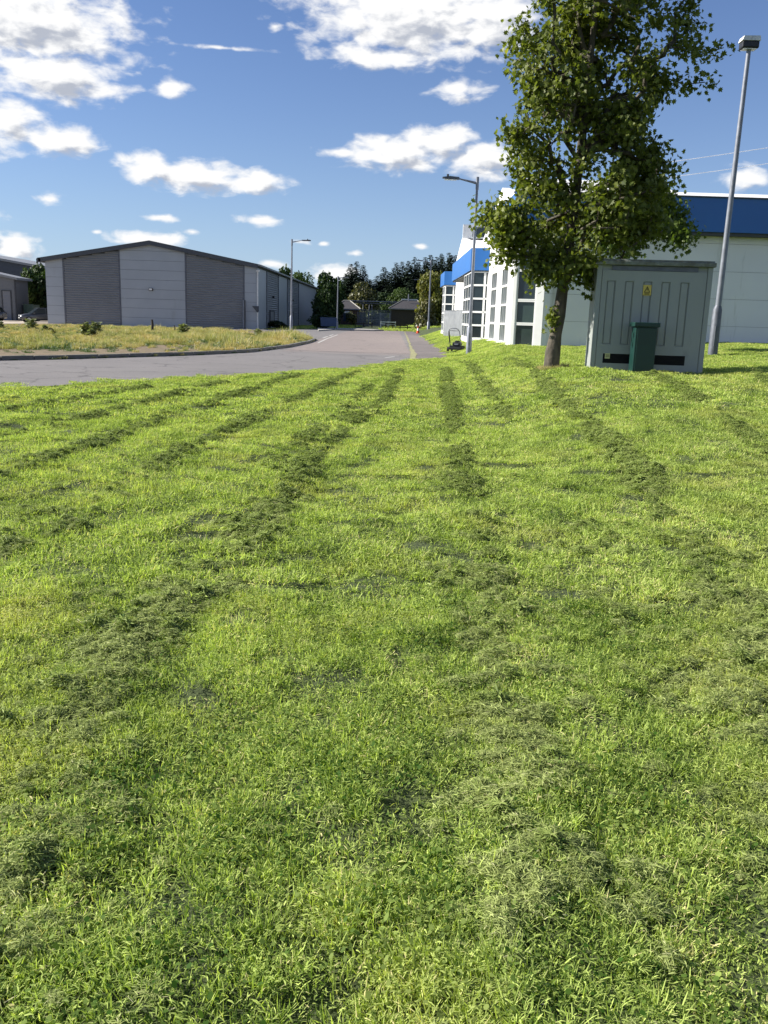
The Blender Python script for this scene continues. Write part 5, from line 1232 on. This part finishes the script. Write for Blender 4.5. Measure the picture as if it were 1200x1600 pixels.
broad('ragged brown green shrub in front of the left lodge', -6.5, 144.5, 2.2, 2.2, LO, var=3, zb=0, name='shrub', n=1500, ls=.25)
broad('dark green shrub at the foot of the warehouse side wall', -13.6, 106, 2.6, 1.0, LD, var=1, zb=0, name='shrub', n=1800, ls=.22)

# --- conifers
def conifer_mesh(seed):
    r_ = np.random.default_rng(seed); P, D, S_ = [], [], []
    H = 10.0; z = .6
    while z < H:
        f = z/H; n = int(8+17*(1-f)); rr = 2.5*(1-f)**.75+.2
        for k in range(n):
            a = r_.uniform(0, 2*np.pi); L_ = rr*r_.uniform(.6, 1.1); m = max(2, int(L_/.16))
            for j in range(m):
                u = (j+.5)/m; P.append((np.cos(a)*L_*u+r_.normal(0,.05), np.sin(a)*L_*u+r_.normal(0,.05), z-.35*L_*u*u+.12*L_*u)); D.append((np.cos(a+r_.normal(0,.6)), np.sin(a+r_.normal(0,.6)), -.35+r_.normal(0,.25))); S_.append((.66-.15*u)*(.36+.64*(1-f)))
        z += .20+.12*(1-f)
    P, D, S_ = map(np.array, (P, D, S_)); D /= np.linalg.norm(D, axis=1)[:, None]; n = len(P)
    up = np.tile([0,0,1.0], (n,1))+r_.normal(0,.4,(n,3)); s = np.cross(D, up); s /= np.linalg.norm(s, axis=1)[:, None]
    V = np.stack([P-s*S_[:,None]*.42, P+s*S_[:,None]*.42, P+D*S_[:,None]*1.0+s*S_[:,None]*.1, P+D*S_[:,None]*1.15-s*S_[:,None]*.1], 1).reshape(-1,3)
    F = (np.arange(n)*4)[:, None]+np.arange(4)
    me = npmesh('crown', V, [F], {'hue': np.clip(r_.normal(.4,.2,n),0,.95)}); me.materials.append(LC); return me
LC = leafmat('spruce_needle', (.009,.018,.011), (.026,.042,.024), trans=.08, rough=.7, spec=.15)
CM = [conifer_mesh(s) for s in (1,2,3,4)]
m = MB(); m.tube([(0,0,-.4),(0,0,9.8)], [.22,.03], 8); CT = bpy.data.meshes.new('trunk'); CT.from_pydata(m.v, [], m.f); CT.materials.append(MT['barkd'])
CON = [(-10.2,196,10.5,2.6),(-8.9,190,12.3,2.7),(-7.9,194,13.1,2.8),(-6.4,191,12.2,2.7),(-4.9,197,9.6,2.6),(-3.4,193,10.2,2.7),(-1.9,190,11.9,2.8),(-.8,196,11.2,2.6),
       (.6,192,13.0,2.9),(1.9,195,13.4,2.7),(3.2,190,13.3,2.8),(4.5,194,14.4,2.9),(5.6,198,13.6,2.6),(6.7,191,14.2,2.8),(8.0,195,15.0,2.9),(9.2,192,14.4,2.7),(10.4,196,15.4,2.7),(11.6,190,15.2,2.8),(13.4,194,15.0,2.8),
       (-12.4,200,8.8,2.6),(-.2,186,8.4,3.0),(3.8,185,9.4,3.0),(7.4,186,10.2,3.0),(-4.2,186,7.6,3.0),(16,198,15.4,2.9),(19,195,15,2.9)]
CL = ['leftmost small spruce of the conifer row','spruce left of the twin topped pair above left lodge','tallest spruce of the left group above the left lodge','broad spruce right of the tallest left spruce','short spruce in the dip of the conifer skyline','spruce rising right of the skyline dip','pointed spruce above the gates','spruce just right of the pointed one above the gates',
      'spruce above the left slope of the right lodge','spruce behind the ridge of the round green tree','spruce directly above the right lodge ridge','tall spruce left of the pale street lamp','spruce partly behind the pale street lamp top','spruce just right of the pale street lamp','tallest spruce near the yellowing tree','spruce above the yellowing tree','high spruce between yellowing tree and white building','spruce left of the pale green tree top','spruce behind the pale green tree',
      'low dark spruce behind the big green tree','low front spruce behind the gates','low front spruce behind the right lodge roof','low front spruce behind the yellowing tree','low front spruce behind the olive tree','spruce hidden behind the white building roof','far right spruce hidden behind the white building']
random.seed(21)
for i, ((x, y, h, w), lab) in enumerate(zip(CON, CL)):
    t = thing('spruce_tree', lab, 'tree', (x, y, -.1), random.uniform(0, 6.28), 'row of dark spruces on the skyline')
    c = bpy.data.objects.new('crown', CM[i%4]); COL.objects.link(c); c.parent = t; c.scale = (w/1.75, w/1.75, h/10)
    c = bpy.data.objects.new('trunk', CT); COL.objects.link(c); c.parent = t; c.scale = (1, 1, h/10)

SL = ['far spruce behind the %s' % w for w in ('kerbside street lamp arm','gap left of the olive tree','left lodge ridge','twin tops above the left lodge','olive tinted tree','dip in the conifer skyline','overhead beam centre','pointed spruce above the gates','round tree left of the right lodge','right lodge ridge','pale street lamp arm','pale street lamp pole','yellowing tree top','first blue boxed bay roof')]
for i in range(14):
    x = -11.5+i*2.05+random.uniform(-.4,.4); h = 8.5+ (max(0, x+4)*.42 if x > -4 else 1.5 if x < -6 else .5)
    t = thing('spruce_tree', SL[i], 'tree', (x, 203+random.uniform(0,3), -.1), random.uniform(0, 6.28), 'second row of spruces')
    c = bpy.data.objects.new('crown', CM[(i+1)%4]); COL.objects.link(c); c.parent = t; c.scale = (2.1, 2.1, h/10)
    c = bpy.data.objects.new('trunk', CT); COL.objects.link(c); c.parent = t; c.scale = (1, 1, h/10)

# --- dock and thistle plants on the verge, each a plant of its own
def plant_mesh(seed, h):
    r_ = np.random.default_rng(seed); n = 46; P = []; 
    m = MB()
    for k in range(3):
        a = r_.uniform(0, 6.28); m.tube([(0,0,-.05),(math.cos(a)*.08*h,math.sin(a)*.08*h,h*.5),(math.cos(a)*.2*h,math.sin(a)*.2*h,h*r_.uniform(.8,1.05))], [.012,.009,.004], 5)
    st = bpy.data.meshes.new('stem'); st.from_pydata(m.v, [], m.f); st.materials.append(MT['wooddark'])
    n = 170; z = r_.random(n)**1.2*h; rr = .32*h*(1-.55*z/h)*r_.random(n)**.5; a = r_.uniform(0, 6.28, n)
    V, F, H = leaf_polys(np.stack([np.cos(a)*rr, np.sin(a)*rr, z+.03], 1), np.tile([0,0,1.0], (n,1)), .10*(.6+h), np.clip(r_.normal(.35,.2,n),0,.95), 'quad', .1)
    me = npmesh('leaves', V, F, {'hue': H}); return me, st
WD = leafmat('dock_leaf', (.10,.12,.055), (.34,.37,.19), trans=.3, spec=.2, rough=.5); WB = leafmat('dock_seed_brown', (.05,.035,.02), (.13,.10,.05), trans=.1, rough=.7)
PM = []
for s, h in ((1,.8),(2,.6),(3,.95)):
    a, b = plant_mesh(s, h); PM.append((a, b))
PL = [(-16.2,47,1.1,0,'bushy green weed left of the dark stump post'),(-17.3,52,.95,2,'tall green weed in front of the middle panels'),(-15.0,44.5,.9,1,'green weed near the verge centre above the kerb'),(-19.5,50,.9,1,'grey green weed under the left ribbed bay'),
      (-21.5,53,1.0,2,'upright weed in front of the left ribbed bay centre'),(-23.0,50,.8,0,'low dark weed left of the upright weed'),(-13.6,58,.9,2,'weed in front of the right ribbed bay'),(-25.6,58,.9,1,'weed below the left corner panel of the warehouse'),
      (-27.0,56,1.0,0,'weed below the parked dark grey car'),(-18.4,48,.7,1,'brown seeded weed beside the tall green weed'),(-8.4,56,.8,0,'weed near the street lamp base'),(-6.3,58.5,.75,1,'leafy weed at the verge corner by the junction')]
for i, (x, y, s, k, lab) in enumerate(PL):
    t = thing('weed_plant', lab, 'plant', (x, y, .06+min(0, terr(x, y))), random.uniform(0, 6.28), 'tall weeds on the verge'); t.scale = (1.6*s, 1.5*s, .75*s)
    me = PM[k][0].copy(); me.materials.clear(); me.materials.append(WB if i in (9,5) else WD)
    c = bpy.data.objects.new('leaves', me); COL.objects.link(c); c.parent = t
    c = bpy.data.objects.new('stem', PM[k][1]); COL.objects.link(c); c.parent = t
